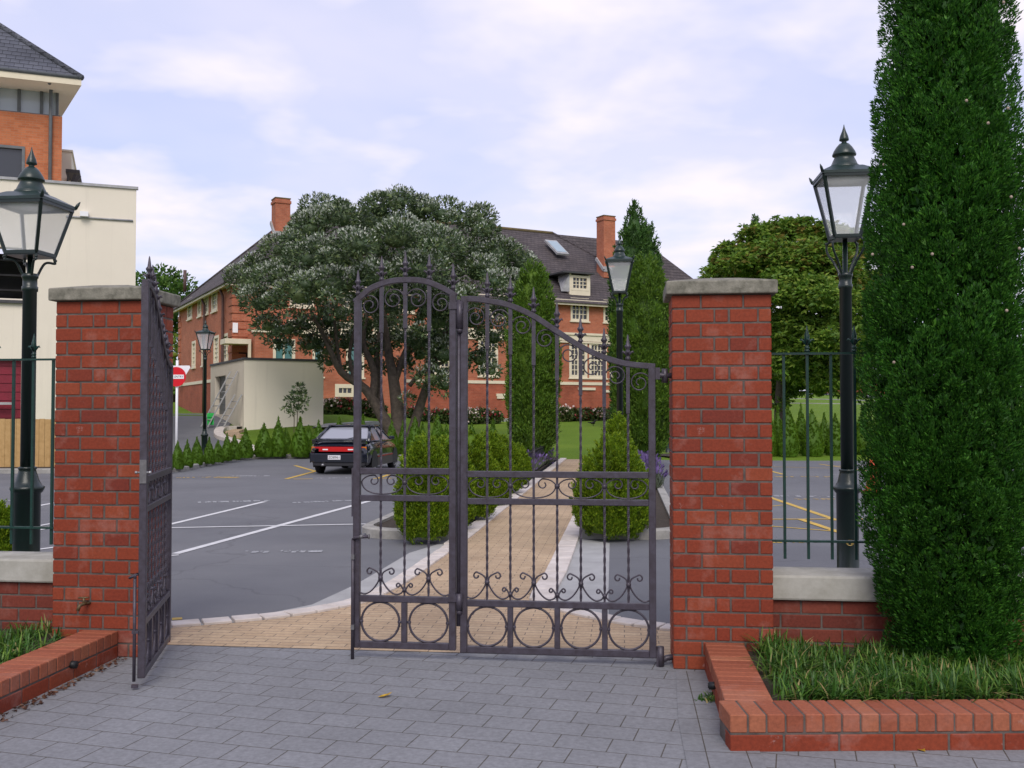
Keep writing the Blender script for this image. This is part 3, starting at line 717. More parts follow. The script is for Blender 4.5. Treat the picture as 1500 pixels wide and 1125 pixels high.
# hinges between the narrow leaf and the wide leaf
for z0, z1 in ((2.02,2.19),(.30,.40)):
    h = MB(); h.box(.60,.69,-.028,.024,z1-.05,z1-.005); h.tube([(.668,-.02,z0),(.668,-.02,z1)], .02, 10); h.ball((.668,-.02,z0-.012), .018, 8, 6); h.build('hinge', M['gate'], small)
MB().tube([(.66,.0,.2),(.66,.0,2.2)], .012, 8).build('closing_strip', M['gate'], small)
h = MB(); h.tube([(.004,-.03,.72),(.004,-.03,-.012)], .011, 8); h.tube([(.004,-.03,.72),(.02,-.035,.735),(.105,-.04,.742)], .011, 8)
h.build('drop_bolt', M['gate'], small)
h = MB(); h.tube([(.062,-.062,.742),(.062,.03,.742)], .013, 8); h.tube([(.105,-.04,.742),(.11,-.04,.742)], .016, 8); h.build('bolt_bracket', M['gate_worn'], small)
for z in (.60,.17): MB().box(-.004,.016,-.045,.0,z,z+.03).build('bolt_bracket', M['gate_worn'], small)
h = MB(); h.box(-.012,.0,-.01,.012,.86,1.16); h.build('strike_plate', M['gate'], small)
# the opened leaf: same pattern, folded back towards the street
hx, hy, ex_, ey_ = -2.908, 6.134, -2.632, 5.235
ln = math.hypot(ex_-hx, ey_-hy); rzz = math.atan2(hy-ey_, hx-ex_)
LT = [(u, z+.012) for u, z in RT]
opn = gate_leaf('driveway_gate', 'iron gate leaf swung open end-on beside the pillar with the tap', 'gate', (ex_,ey_,.01), rzz, ln, LT, range(7))
h = MB(); h.box(-.006,-.001,-.018,.018,1.12,1.25); h.build('lock_plate', M['gate_worn'], opn)
h = MB(); h.tube([(-.001,-.034,1.18),(-.001,.034,1.18)], .005, 8); h.ball((-.001,-.036,1.18), .009, 8, 6); h.ball((-.001,.036,1.18), .009, 8, 6); h.build('handle', M['bare'], opn)
h = MB(); h.tube([(-.0,.037,.60),(-.0,.037,.04)], .009, 8); h.tube([(-.0,.037,.60),(.004,.035,.62),(.0,.02,.625),(.02,.07,.60)], .008, 8); h.build('drop_bolt', M['gate'], opn)
for z in (.30,.005): MB().box(-.008,.012,.015,.05,z,z+.016).build('bolt_bracket', M['gate'], opn)

# ------------------------------------------------------------------ lamp standards with four-sided lanterns
def lamp(label, loc, pole_top=2.72, glass=(3.03,3.53), wt=.43, wb=.215, k=1.0, plate=True, base_top=.86, rb=.092, rp=.053):
    L = thing('street_lamp', label, 'street lamp', loc, 0, 'heritage lamp standards')
    A, B = M['lampgreen'], M['lamproof']
    MB().lathe([(rb+.02,0),(rb+.02,.03),(rb,.05),(rb,base_top-.04),(rb+.012,base_top-.03),(rb+.026,base_top-.005),(rb+.028,base_top+.012),(rb+.01,base_top+.02),(rb-.012,base_top+.06),(rp+.012,base_top+.13),(rp+.008,base_top+.145),(rp+.015,base_top+.15),(rp+.015,base_top+.165),(rp,base_top+.17)], n=24).build('base', A, L)
    MB().lathe([(rp,base_top+.15),(rp*.97,pole_top-.14),(rp*1.12,pole_top-.135),(rp*1.12,pole_top-.10),(rp*1.0,pole_top-.095),(rp*1.0,pole_top-.04),(rp*1.15,pole_top-.03),(rp*1.15,pole_top),(.022,pole_top+.005),(.02,glass[0]+.0)], n=20).build('pole', A, L)
    g0, g1 = glass; hb, ht = wb/2, wt/2
    for sx, sy in ((-1,-1),(1,-1),(1,1),(-1,1)):
        p = [(sx*.035,sy*.035,pole_top-.02),(sx*.075,sy*.075,pole_top+.09),(sx*.125,sy*.125,pole_top+(g0-pole_top)*.62),(sx*.128,sy*.128,g0-.05),(sx*hb*.95,sy*hb*.95,g0-.012)]
        m = MB(); m.tube(smoothpath(p,5), .010, 7); m.ball((sx*.131,sy*.131,g0-.035), .013, 7, 5); m.build('bracket', A, L)
    f = MB()
    C = lambda h, z: [(-h,-h,z),(h,-h,z),(h,h,z),(-h,h,z)]
    b, t = C(hb, g0), C(ht, g1)
    for i in range(4):
        f.bar(b[i], t[i], .024, .024); f.bar(b[i], b[(i+1)%4], .026, .026); f.bar(t[i], t[(i+1)%4], .030, .034)
    f.prism([(-hb*1.05,-hb*1.05),(hb*1.05,-hb*1.05),(hb*1.05,hb*1.05),(-hb*1.05,hb*1.05)], g0-.022, g0-.006)
    f.build('lantern_frame', A, L)
    for i in range(4):
        j = (i+1) % 4; e = .012
        m = MB(); q = [Vector(b[i]),Vector(b[j]),Vector(t[j]),Vector(t[i])]; m.quad(*[Vector((v.x*.985,v.y*.985,v.z)) for v in q]); m.build('pane', M['lampglass'], L)
    r = MB(); z = g1+.018; s = ht+.02; u = .135*k
    vs = C(s, z-.012)+C(s, z+.012)+C(u*.95, z+.075*k)
    r.add(vs, [(3,2,1,0)]+[(i,(i+1)%4,4+(i+1)%4,4+i) for i in range(4)]+[(4+i,4+(i+1)%4,8+(i+1)%4,8+i) for i in range(4)]+[(8,9,10,11)])
    for sx, sy in ((-1,-1),(1,-1),(1,1),(-1,1)): r.tube([(sx*s*.98,sy*s*.98,z),(sx*s*1.04,sy*s*1.04,z+.035),(sx*s*1.09,sy*s*1.09,z+.06)], [.014,.012,.003], 6)
    z0 = z+.07*k
    r.lathe([(u,z0-.004),(u*1.02,z0+.008*k),(u*.93,z0+.016*k),(u*.93,z0+.024*k),(u*.84,z0+.032*k),(u*.70,z0+.075*k),(u*.58,z0+.108*k),(u*.74,z0+.116*k),(u*.75,z0+.126*k),(u*.66,z0+.155*k),(u*.5,z0+.19*k),(u*.32,z0+.218*k),(u*.17,z0+.228*k),(u*.15,z0+.24*k),(u*.30,z0+.25*k),(u*.30,z0+.262*k),(u*.25,z0+.29*k),(u*.13,z0+.33*k),(u*.05,z0+.365*k),(.002,z0+.39*k)], n=22)
    r.build('lantern_roof', B, L)
    i_ = MB(); i_.lathe([(ht*.75,g1-.012),(ht*.6,g1-.002)], n=18); i_.build('reflector', M['lampwhite'], L)
    if plate:
        m = MB(); P = [(.034*math.cos(a), -rb-.004-.0*math.sin(a), .41+.026*math.sin(a)) for a in [2*PI*q/18 for q in range(18)]]
        m.add([(p[0],p[1]+abs(p[0])*.25,p[2]) for p in P]+[(p[0],p[1]+.02,p[2]) for p in P], [tuple(range(18))]+[(i+18,(i+1)%18+18,(i+1)%18,i) for i in range(18)])
        m.build('badge', M['brass'], L)
    return L
def gpos(px, d): p = at(px, 603, d); return (p.x, p.y, 0)
lampA = lamp('dark green street lamp with a tall lantern, rising beside the tall cypress', gpos(1240,8.6), pole_top=2.725, glass=(3.035,3.545), wt=.425, wb=.215, base_top=.862)
lampB = lamp('dark green street lamp with a squat wide lantern, in front of the cream building', gpos(41.5,7.75), pole_top=2.60, glass=(2.755,3.135), wt=.435, wb=.255, base_top=.93, rb=.098, rp=.053, k=.97)
lampC = lamp('green street lamp standing by the path, rising in front of the chimneyed roof', gpos(908,16.6), pole_top=3.33, glass=(3.52,4.02), wt=.42, wb=.21, k=.9, plate=False)
lampD = copy_tree(lampC); p = gpos(300,28.6); lampD.location = (p[0],p[1],.06); lampD.scale = (.92,.92,.925); lampD['label'] = 'small far street lamp with a pale lantern, standing among the kerb conifers near the garage'
lampE = copy_tree(lampC); p = gpos(978,34); lampE.location = (p[0],p[1],.05); lampE.scale = (.88,.88,.88); lampE['label'] = 'far street lamp mostly hidden between a pencil cypress and the brick gate pillar'
# ------------------------------------------------------------------ foliage
R = np.random.RandomState(5)
def unit(a): return a/np.maximum(np.linalg.norm(a, axis=1, keepdims=True), 1e-9)
def quads_mesh(name, groups, mats):
    # groups: list of (verts (n,4,3), material index) plus optional raw (verts, faces, mi)
    V = []; Fc = []; MI = []; off = 0
    for g_ in groups:
        if len(g_) == 2:
            q, mi = g_; n = len(q); V.append(q.reshape(-1,3)); Fc.append(np.arange(n*4).reshape(n,4)+off); MI.append(np.full(n, mi)); off += n*4
        else:
            v, f, mi = g_; V.append(np.asarray(v, float)); Fc.append(np.asarray(f)+off); MI.append(np.full(len(f), mi)); off += len(v)
    V = np.concatenate(V); Fc = np.concatenate(Fc); MI = np.concatenate(MI)
    me = bpy.data.meshes.new(name); me.vertices.add(len(V)); me.vertices.foreach_set('co', V.astype('f').ravel())
    me.loops.add(len(Fc)*4); me.loops.foreach_set('vertex_index', Fc.astype('i').ravel())
    me.polygons.add(len(Fc)); me.polygons.foreach_set('loop_start', (np.arange(len(Fc))*4).astype('i')); me.polygons.foreach_set('loop_total', np.full(len(Fc), 4, 'i'))
    for m in mats: me.materials.append(m)
    me.polygons.foreach_set('material_index', MI.astype('i')); me.update(); me.validate(); return me
def leaf_quads(P, D, L, Wd, bend=.15):
    n = len(P); D = unit(D); s = unit(np.cross(D, R.normal(size=(n,3)))); nn = np.cross(D, s)
    L = np.asarray(L)*np.ones(n); Wd = np.asarray(Wd)*np.ones(n)
    mid = P + D*(L*.5)[:,None] + nn*(L*bend)[:,None]
    return np.stack([P, mid+s*(Wd/2)[:,None], P+D*L[:,None], mid-s*(Wd/2)[:,None]], 1)
def lathe_arrays(prof, n=14, lump=.1):
    v = []; f = []
    for r, z in prof:
        for j in range(n):
            a = 2*PI*j/n; k = 1+R.uniform(-lump, lump); v.append((r*k*math.cos(a), r*k*math.sin(a), z))
    for i in range(len(prof)-1):
        for j in range(n): f.append((i*n+j, i*n+(j+1)%n, (i+1)*n+(j+1)%n, (i+1)*n+j))
    return v, f
def conifer_mesh(name, prof, ncl, per, L, Wd, mat, upw=.9, spread=.09, core=.78, lump=.12, tips=0, flat=1.0, rnd=.45, inner=0, plumes=0):
    # prof: (radius, z) from foot to tip. Clusters of small sprays sit on the surface, lumpy and unequal
    zs = np.array([p[1] for p in prof]); rs = np.array([p[0] for p in prof]); h = zs[-1]
    zz = np.linspace(0, h, 200); ww = np.interp(zz, zs, rs)+.03; cdf = np.cumsum(ww); cdf /= cdf[-1]
    cz = np.interp(R.rand(ncl), cdf, zz); th = R.rand(ncl)*2*PI
    rr = np.interp(cz, zs, rs)*(1+lump*np.sin(3*th+cz*5/h*3)*.6+R.uniform(-lump, lump*.8, ncl))
    if plumes:
        pz = np.interp(R.rand(plumes), cdf, zz); pt_ = R.rand(plumes)*2*PI; pr_ = np.interp(pz, zs, rs)
        dth = np.abs((th[:,None]-pt_[None]+PI) % (2*PI)-PI)*pr_[None]; dz = cz[:,None]-pz[None]; dz = np.where(dz > 0, dz/1.3, dz/2.6)
        dn = np.sqrt(dth**2+dz**2).min(1); rr = rr*(1.06-.36*np.clip(dn/.17,0,1)**1.25)
    C = np.stack([rr*np.cos(th), rr*np.sin(th), cz], 1)
    out = np.stack([np.cos(th), np.sin(th), np.zeros(ncl)], 1)
    ax = unit(out*(1-upw*.55) + np.array([0,0,upw]))
    Ci = np.repeat(C, per, 0); Oi = np.repeat(out, per, 0); Ai = np.repeat(ax, per, 0); n = len(Ci)
    tt = R.rand(n); sc = np.repeat(R.uniform(.6,1.35,ncl), per)
    tang = np.stack([-Oi[:,1], Oi[:,0], np.zeros(n)], 1)
    wid = spread*sc*(1-.75*tt)
    P = Ci + Ai*((tt*1.7-.9)*spread*1.6*sc)[:,None] + tang*(R.normal(size=n)*wid*.75)[:,None] + Oi*(R.normal(size=n)*wid*.45*flat - .02)[:,None]
    D = Ai + R.normal(size=(n,3))*rnd + tang*((R.rand(n)-.5)*.7)[:,None] + Oi*.15
    q = leaf_quads(P, D, L*R.uniform(.6,1.3,n), Wd*R.uniform(.7,1.3,n))
    groups = [(q, 0)]
    if inner:
        n2 = inner; z2 = np.interp(R.rand(n2), cdf, zz); t2 = R.rand(n2)*2*PI; r2 = np.interp(z2, zs, rs)*np.sqrt(R.uniform(.05,.46,n2))
        groups.append((leaf_quads(np.stack([r2*np.cos(t2), r2*np.sin(t2), z2],1), R.normal(size=(n2,3))*.6+np.array([0,0,.7]), L*1.8, Wd*2.6), 0))
    if core: 
        v, f = lathe_arrays([(max(.01, r*core), z*.985) for r, z in prof], 16, .06); groups.append((v, f, 0))
    return quads_mesh(name, groups, [mat])
def place_mesh(name, me, loc, rz, sc, label, cat, group=None):
    o = link(bpy.data.objects.new(name, me)); o.location = loc; o.rotation_euler = (0,0,rz); o.scale = sc
    return tag(o, label, cat, group)
def gz(px, by, z=.1):
    p = ground(px, by, z); return p, (p-CO).dot(fh)

# tall cypress in the front bed
cyp = thing('cypress_tree', 'tall dark green cypress growing in the brick edged bed', 'tree', (*gpos(1390,5.72)[:2], .12))
prof = [(.30,.02),(.36,.15),(.41,.37),(.475,.6),(.505,.85),(.485,1.54),(.465,2.2),(.44,2.7),(.405,3.1),(.375,3.5),(.325,3.89),(.25,4.5),(.15,5.1),(.03,5.6)]
def plumed(name, prof, npl, per, L, Wd, mat, inner, hw=.105, hh=.27):
    # upright plumes packed over the column, each a spindle of fine sprays
    zs = np.array([p[1] for p in prof]); rs = np.array([p[0] for p in prof]); zz = np.linspace(0, zs[-1]*.985, 300); ww = np.interp(zz, zs, rs)+.04; cdf = np.cumsum(ww); cdf /= cdf[-1]
    best = []
    for k in range(npl):                                   # best-candidate spacing keeps the plumes apart
        z = np.interp(R.rand(14), cdf, zz); a = R.rand(14)*2*PI; r = np.interp(z, zs, rs); c = np.stack([r*np.cos(a), r*np.sin(a), z*.55], 1)
        i = 0 if not best else int(np.argmax(np.min(np.linalg.norm(c[:,None]-np.array([q[0] for q in best])[None], axis=2), 1)))
        best.append((c[i], r[i], a[i], z[i]))
    Q = []
    for (_, r, a, z) in best:                              # each tuft leaves the column low down and turns up and out, tip clear of its neighbours
        s_ = R.uniform(.65,1.35); o = np.array([math.cos(a), math.sin(a), 0]); w = min(hw*s_, .4*r+.02); h = hh*s_
        ax = unit((o*R.uniform(.35,.95)+np.array([R.normal()*.12,R.normal()*.12,1]))[None])[0]; ex = unit(np.cross(ax, [0.02,1,0.1])[None])[0]; ey = np.cross(ax, ex)
        n = int(per*s_*s_); t = R.beta(1.7,1.25,n); ph = R.rand(n)*2*PI; rad = w*np.sin(PI*np.clip(t**1.25*.93+.05,0,1))*np.sqrt(R.uniform(.35,1,n))
        nrm = ex[None]*np.cos(ph)[:,None]+ey[None]*np.sin(ph)[:,None]
        tip = o*(r*R.uniform(.97,1.04))+np.array([0,0,z]); P = tip[None]+ax[None]*((t-.92)*h)[:,None]+nrm*rad[:,None]
        D = nrm*.55+ax[None]*R.uniform(.7,1.5,n)[:,None]+R.normal(size=(n,3))*.26
        Q.append(leaf_quads(P, D, L*R.uniform(.6,1.4,n), Wd*R.uniform(.7,1.3,n)))
    z2 = np.interp(R.rand(inner), cdf, zz); t2 = R.rand(inner)*2*PI; r2 = np.interp(z2, zs, rs)*np.sqrt(R.uniform(.05,.66,inner))
    Q.append(leaf_quads(np.stack([r2*np.cos(t2), r2*np.sin(t2), z2],1), R.normal(size=(inner,3))*.6+np.array([0,0,.7]), L*2.4, Wd*3.4))
    return quads_mesh(name, [(np.concatenate(Q),0)], [mat])
me = plumed('crown', [(r*(.875 if z < 1.25 else .92),z) for r,z in prof], 500, 540, .024, .0075, M['cyp'], 42000, .085, .30)
cr = link(bpy.data.objects.new('crown', me)); cr.parent = cyp
MB().tube([(0,0,-.05),(.01,0,1.2),(0,.01,3.2),(0,0,5.2)], [.075,.06,.04,.012], 8).build('trunk', M['trunk'], cyp)
mb = MB()
for k in range(15):
    z = R.uniform(1.3,4.6); a = R.uniform(PI*1.02, PI*1.98); r = np.interp(z, [p[1] for p in prof], [p[0] for p in prof])*1.02
    mb.ball((r*math.cos(a), r*math.sin(a), z), .009, 6, 5)
tag(mb.build('cones', M['cone'], cyp), kind='stuff')

# clipped thujas in the path-side beds
def thuja_prof(h, r): return [(r*.72,.0),(r*.95,h*.12),(r,h*.28),(r*.93,h*.5),(r*.74,h*.7),(r*.48,h*.86),(r*.2,h*.96),(.01,h)]
spec = [(622,789,641,41,'rounded light green thuja at the near rounded end of the bed left of the path'),
        (657,772,640,37,'light green thuja, second in the row along the path from the gate'),
        (690,757,634,38,'light green thuja, third in the row along the path from the gate'),
        (716,736,636,34,'light green thuja, fourth in the row along the path from the gate'),
        (737,719,642,30,'light green thuja, fifth in the row along the path from the gate'),
        (753,707,652,24,'light green thuja, last in the row before the lavender'),
        (896,785,642,55,'broad light green thuja alone at the tip of the bed beside the wedge of concrete'),
        (904,758,613,38,'taller narrow light green thuja rising right behind the broad one')]
for i, (px, by, ty, hw, lab) in enumerate(spec):
    p, d = gz(px, by, .09); d += hw/F*d*.9; r = hw*d/F; q = at(px, 603, d); h = CAM_Z-(ty-603)*d/F-.09
    pf = thuja_prof(h, r)
    if i == 7: pf = [(r*.8,0),(r,h*.25),(r*.9,h*.45),(r*.62,h*.65),(r*.42,h*.85),(r*.25,h*.95),(.01,h)]
    me = conifer_mesh('thuja_bush', pf, 460, 110, .036, .0125, M['thuja'], upw=.95, spread=.06, core=.8, lump=.09, flat=.8, rnd=.34)
    place_mesh('thuja_bush', me, (q.x,q.y,.09), 0, (1,1,1), lab, 'bush', 'light green thujas beside the path')

# small cone conifers along the far kerb
variants = [conifer_mesh('kerb_conifer', [(.22,0),(.26,.12),(.235,.35),(.16,.6),(.075,.82),(.01,.98)] if k % 2 else [(.2,0),(.25,.12),(.215,.35),(.14,.6),(.06,.82),(.01,1.0)], 420, 40, .022, .014, M['thuja2'], upw=1.0, spread=.024, core=.92, lump=.04, rnd=.3) for k in range(4)]
for v in variants: v.name = 'kerb_conifer'
ordn = ['first','second','third','fourth','fifth','sixth','seventh','eighth','ninth','tenth','eleventh','twelfth','thirteenth','fourteenth','fifteenth','sixteenth','seventeenth','eighteenth','nineteenth','twentieth','twenty-first','twenty-second','twenty-third','twenty-fourth']
left = [(246,689.5,652,9),(261,687,646,9),(275,684.5,645,9),(289,681,640,9),(307,679,641,9),(320,677,645,9),(333,674.5,635,9),(344,673,637,9),(360,670.5,628,12),(387,669,620,13),(408,668.5,612,13),(419,665,629,9),(440,668.5,612,15),(452,664,627,9),(467,668.5,617,13),(497,668,611,12),(532,668,609,12),(574,668,616,11),(590,666,618,9),(608,668.5,611,13),(619,665,620,9),(641,668,608,13),(654,665,622,8),(691,666,620,10),(722,667,616,13)]
for i, (px, by, ty, hw) in enumerate(left):
    p, d = gz(px, by, .09); q = at(px, 603, d+.25); h = CAM_Z-(ty-603)*(d+.25)/F-.07; r = 1.24*hw*d/F
    o = place_mesh('kerb_conifer', variants[i % 4], (q.x,q.y,max(.08,terrain(q.x,q.y))), R.rand()*6, (r/.30,r/.30,h), ('%s %s conifer along the far kerb, counting from the no entry sign' % (ordn[i] if i < 24 else 'last', 'slim small' if hw < 10 else 'stout small')), 'conifer', 'small conifers behind the car park kerb')
rightc = [(1126,668,603,15),(1139,667,598,13),(1154,668.5,594,17),(1173,666,595,13),(1189,668,600,18),(1207,665.5,608,13),(1223,667.5,606,16),(1243,667,604,14),(1264,666.5,600,18),(1290,666,602,16)]
for i, (px, by, ty, hw) in enumerate(rightc):
    p, d = gz(px, by, .09); q = at(px, 603, d+.3); h = CAM_Z-(ty-603)*(d+.3)/F-.07; r = 1.12*hw*d/F
    place_mesh('kerb_conifer', variants[(i*3+1) % 4], (q.x,q.y,max(.08,terrain(q.x,q.y))), R.rand()*6, (r/.30,r/.30,h), '%s conifer seen through the railing, counting away from the brick pillar' % ordn[i], 'conifer', 'conifers seen through the railing')

# pencil cypresses flanking the path, and the old conifers behind
def cypress(px, d, base, prof_px, label, mat, n, per, L=.11, Wd=.028, name='pencil_cypress', cat='tree', spread=.13, lump=.1):
    q = at(px, 603, d); z0 = base; k = d/F
    pf = [(max(.01, hw*k), CAM_Z-(y-603)*k-z0) for y, hw in prof_px]
    t = thing(name, label, cat, (q.x,q.y,z0))
    me = conifer_mesh('crown', pf, n, per, L, Wd, mat, upw=1.15, spread=spread, core=.78, lump=lump)
    c = link(bpy.data.objects.new('crown', me)); c.parent = t
    MB().tube([(0,0,-.1),(0,0,pf[-1][1]*.8)], [.09,.02], 8).build('trunk', M['trunk'], t)
    return t
cypress(781, 27, .09, [(672,14),(655,25),(630,32),(590,35),(540,36),(490,34),(450,30),(425,22),(400,14),(388,3)], 'slim dark green pencil cypress rising from the lavender by the low iron railing', M['cyp2'], 900, 46)
cypress(944, 27, .09, [(668,16),(655,27),(620,36),(570,41),(520,43),(470,41),(430,32),(405,24),(388,14),(378,3)], 'broad pencil cypress standing beside the brick pillar, lavender at its foot', M['cyp2'], 1100, 46)
t = cypress(930, 50, 1.0, [(585,20),(500,24),(420,24),(370,21),(335,15),(312,8),(299,2)], 'old dark conifer with the tallest blunt spire, behind the broad pencil cypress', M['cyp3'], 420, 40, .2, .06, 'old_conifer', spread=.22)
cypress(951, 51, 1.0, [(585,16),(500,20),(430,20),(385,16),(355,10),(338,5),(324,1)], 'old dark conifer with a thin needle spire, right of the tallest spire', M['cyp3'], 320, 40, .2, .06, 'old_conifer', spread=.2)
cypress(909, 49, 1.0, [(585,12),(500,14),(430,14),(390,11),(368,6),(352,1)], 'short old conifer tucked left of the tallest spire', M['cyp3'], 220, 40, .2, .06, 'old_conifer', spread=.2)

# broad trees: lobes of leaves round a branching trunk
def cores(lobes, k, mi):          # leafy heart of each bough, so the crown is not see-through everywhere
    out = []
    for (c, r, sq) in lobes:
        if r < .35: continue
        v, f = lathe_arrays([(r*k*math.sin(PI*i/7)+.01, -r*k*sq*math.cos(PI*i/7)) for i in range(8)], 10, .2)
        out.append((np.array(v)+np.array(c), f, mi))
    return out
def lobed(lobes, per, L, Wd, mats, silver=0, up=.25, thick=.35, droop=0, silver_up=.2, shade=None):
    Q = []; QS = []
    for (c, r, sq) in lobes:
        n = int(per*(r**2)); d = unit(R.normal(size=(n,3)))
        keep = R.rand(n) < np.clip(.62+.6*d[:,2], .22, 1); d = d[keep]; n = len(d)
        # break each lobe into small bunches
        nb = max(6, int(18*r*r)); b = unit(R.normal(size=(nb,3))); idx = np.argmax(d@b.T, 1)
        bump = 1+.16*R.normal(size=nb)[idx] ; prox = (d*b[idx]).sum(1)
        rad = r*(1-thick*R.rand(n)**2)*bump*(.80+.2*prox)
        P = np.array(c)+d*rad[:,None]*np.array([1,1,sq])
        D = d+R.normal(size=(n,3))*.55+np.array([0,0,up-droop])
        if silver:
            s = (R.rand(n) < silver*np.clip((d[:,2]+silver_up)*1.2,0,1)) & (rad > r*.72)
            QS.append(leaf_quads(P[s]+d[s]*.05, d[s]+np.array([0,0,.5])+R.normal(size=(s.sum(),3))*.4, L*.55*R.uniform(.6,1.3,s.sum()), Wd*.8))
            P = P[~s]; D = D[~s]
        Q.append(leaf_quads(P, D, L*R.uniform(.6,1.3,len(P)), Wd*R.uniform(.7,1.3,len(P))))
    g_ = [(np.concatenate(Q),0)]+cores(lobes,.42,0)
    if QS: g_.append((np.concatenate(QS),1))
    return quads_mesh('crown', g_, mats)
def lobe_px(px, py, rpx, d, sq=.8, org=None):
    p = at(px, py, d); return ((p.x-org[0], p.y-org[1], p.z-org[2]), rpx*d/F, sq)
def branches(segs, org, n=9):
    mb = MB()
    for pts in segs:
        P = [at(x, y, d)-Vector(org) for x, y, d, r in pts]; Rr = [.66*r*d/F for x, y, d, r in pts]
        Pm = smoothpath(P, 4); Rm = [Rr[min(i//4, len(Rr)-1)]+(Rr[min(i//4+1,len(Rr)-1)]-Rr[min(i//4,len(Rr)-1)])*((i%4)/4) for i in range(len(Pm))]
        mb.tube(Pm, Rm, n)
    return mb
p0 = at(583, 640, 38); org = (p0.x, p0.y, terrain(p0.x, p0.y))
pt = thing('evergreen_tree', 'broad multi-trunked evergreen with silver tipped leaves, standing behind the black car', 'tree', org)
LB = [(555,308,30,0),(585,298,26,.5),(610,312,32,1),(500,322,32,-1),(472,322,24,0),(455,338,32,-.5),(650,316,30,1),(695,324,32,1.5),(712,340,22,1),(410,366,26,0),(434,350,22,1),(374,394,24,.5),(356,414,24,.5),(346,400,12,.3),(730,372,32,1),(762,388,24,1.5),(745,420,30,0),(768,420,18,.5),(700,400,34,-1.5),(640,360,40,-2),(580,350,40,-3),(520,365,40,-3),(460,380,40,-2.5),(410,410,38,-2),(382,445,32,-1.5),(392,478,22,-1.2),(440,432,40,-3),(490,420,42,-3.5),(550,410,42,-3.5),(610,400,42,-3),(665,440,38,-2),(640,470,34,-1),(600,445,34,-2),(545,450,32,-1),(690,470,32,0),(722,495,26,1),(703,528,22,1),(650,520,30,-.5),(632,555,24,-1),(655,490,28,1),(422,482,24,-1),(405,500,14,-.5),(500,458,28,1),(525,495,22,2),(478,515,16,0),(740,455,26,2),(545,330,36,3),(600,350,38,4),(650,380,38,4),(500,380,38,4),(450,410,34,3),(700,370,34,4),(560,400,40,4),(640,430,36,4),(430,380,30,3.5),(580,490,24,2),(615,520,22,1.5),(545,515,18,1),(490,490,20,.5),(600,585,10,-.5),(650,565,20,-1),(720,545,14,.5)]
LB += [(x+R.uniform(-26,26), y+R.uniform(-20,14), rr*R.uniform(.3,.55), dd-R.uniform(.6,2.4)) for x, y, rr, dd in LB[:46] if y < 480]
LB += [(x+R.uniform(-14,14), y+R.uniform(-17,4), rr*R.uniform(.35,.5), dd+R.uniform(-.6,.6)) for x, y, rr, dd in LB[:24]]
LB += [(462,308,22,.5),(478,300,16,1),(446,322,18,.5)]
LB += [(448,478,20,-.5),(462,500,15,0),(505,505,20,1),(536,480,24,1.5),(570,470,26,2),(600,500,22,1),(628,500,24,0),(480,470,22,0),(552,540,16,1.5),(515,540,14,.5),(455,507,17,-.3),(482,532,14,.3),(420,508,13,-.6),(560,505,20,1.5),(590,535,16,1.2)]
me = lobed([lobe_px(x,y,rr*.98,38+dd,.8,org) for x,y,rr,dd in LB], 2700, .18, .072, [M['pohu'],M['silver']], silver=.72, up=.3, silver_up=.12)
c = link(bpy.data.objects.new('crown', me)); c.parent = pt
segs = [[(585,650,38,17),(560,610,38,13),(535,570,38,10),(500,545,37.5,8),(478,500,37,5),(455,455,36.5,3)],
        [(545,590,38,10),(548,545,38.3,8),(532,500,38.5,6),(540,450,38.5,4)],
        [(585,650,38.2,18),(582,600,38.2,15),(576,555,38.4,12),(568,510,38.6,9),(560,440,38.6,5),(555,360,38.6,2)],
        [(578,560,38.4,8),(592,520,38.8,7),(612,470,39,5),(625,400,39,3)],
        [(600,650,38,14),(612,605,38,11),(625,565,38,9),(640,520,38,6),(665,460,38.3,4),(700,400,38.3,2)],
        [(565,640,38.3,9),(556,580,38.6,8),(552,520,39,6),(560,470,39,4)],
        [(600,565,38.1,5),(615,548,38,5),(640,535,38,4),(690,510,38,2)],
        [(500,545,37.5,5),(495,515,37.5,4),(490,470,37,3)],[(520,560,37.8,5),(512,520,38,4),(520,480,38,3)]]
branches(segs, org).build('trunk', M['trunk'], pt)
mb = branches([[(485,505,37,1.8),(470,480,36.5,1.5),(440,455,36,1)],[(478,500,37,1.8),(455,485,36.6,1.2),(425,470,36,.8)],[(490,505,37,1.5),(470,468,36.6,1.2),(462,440,36,.8)],[(660,500,38,2),(700,480,38,1.5),(730,450,38,1)]], org, 6)
mb.build('branches', M['trunk'], pt)

p0 = at(1140, 630, 44); org = (p0.x, p0.y, terrain(p0.x, p0.y))
ct = thing('chestnut_tree', 'large chestnut tree with drooping yellow green leaves, rusty towards its top', 'tree', org)
LB = [(1105,352,26,0),(1065,378,22,0),(1048,398,14,.5),(1140,345,26,0),(1175,342,26,0),(1215,352,30,0),(1260,370,36,1),(1090,392,36,-1),(1135,385,38,-2),(1180,385,38,-2.5),(1225,400,38,-2),(1150,430,40,-3),(1195,440,40,-4),(1235,460,40,-3),(1160,480,38,-3),(1200,500,38,-4),(1240,520,38,-3),(1170,530,34,-3),(1210,545,30,-3),(1150,530,30,-1),(1250,560,30,-2),(1275,430,40,0),(1280,500,44,0),(1150,560,22,1),(1190,565,18,-1),(1060,410,30,2),(1140,578,20,1),(1165,562,22,0),(1215,562,18,-1),(1136,520,26,0),(1100,420,40,1),(1090,470,40,2),(1080,520,34,3),(1120,500,40,2),(1120,550,28,3)]
LB += [(x+R.uniform(-26,26), y+R.uniform(-16,18), rr*R.uniform(.35,.55), dd-R.uniform(.3,1.4)) for x,y,rr,dd in LB]
lob = [lobe_px(x,y,rr,44+dd,.88,org) for x,y,rr,dd in LB]
hi = [l for l in lob if l[0][2] > 6.0]; lo = [l for l in lob if l[0][2] <= 6.0]
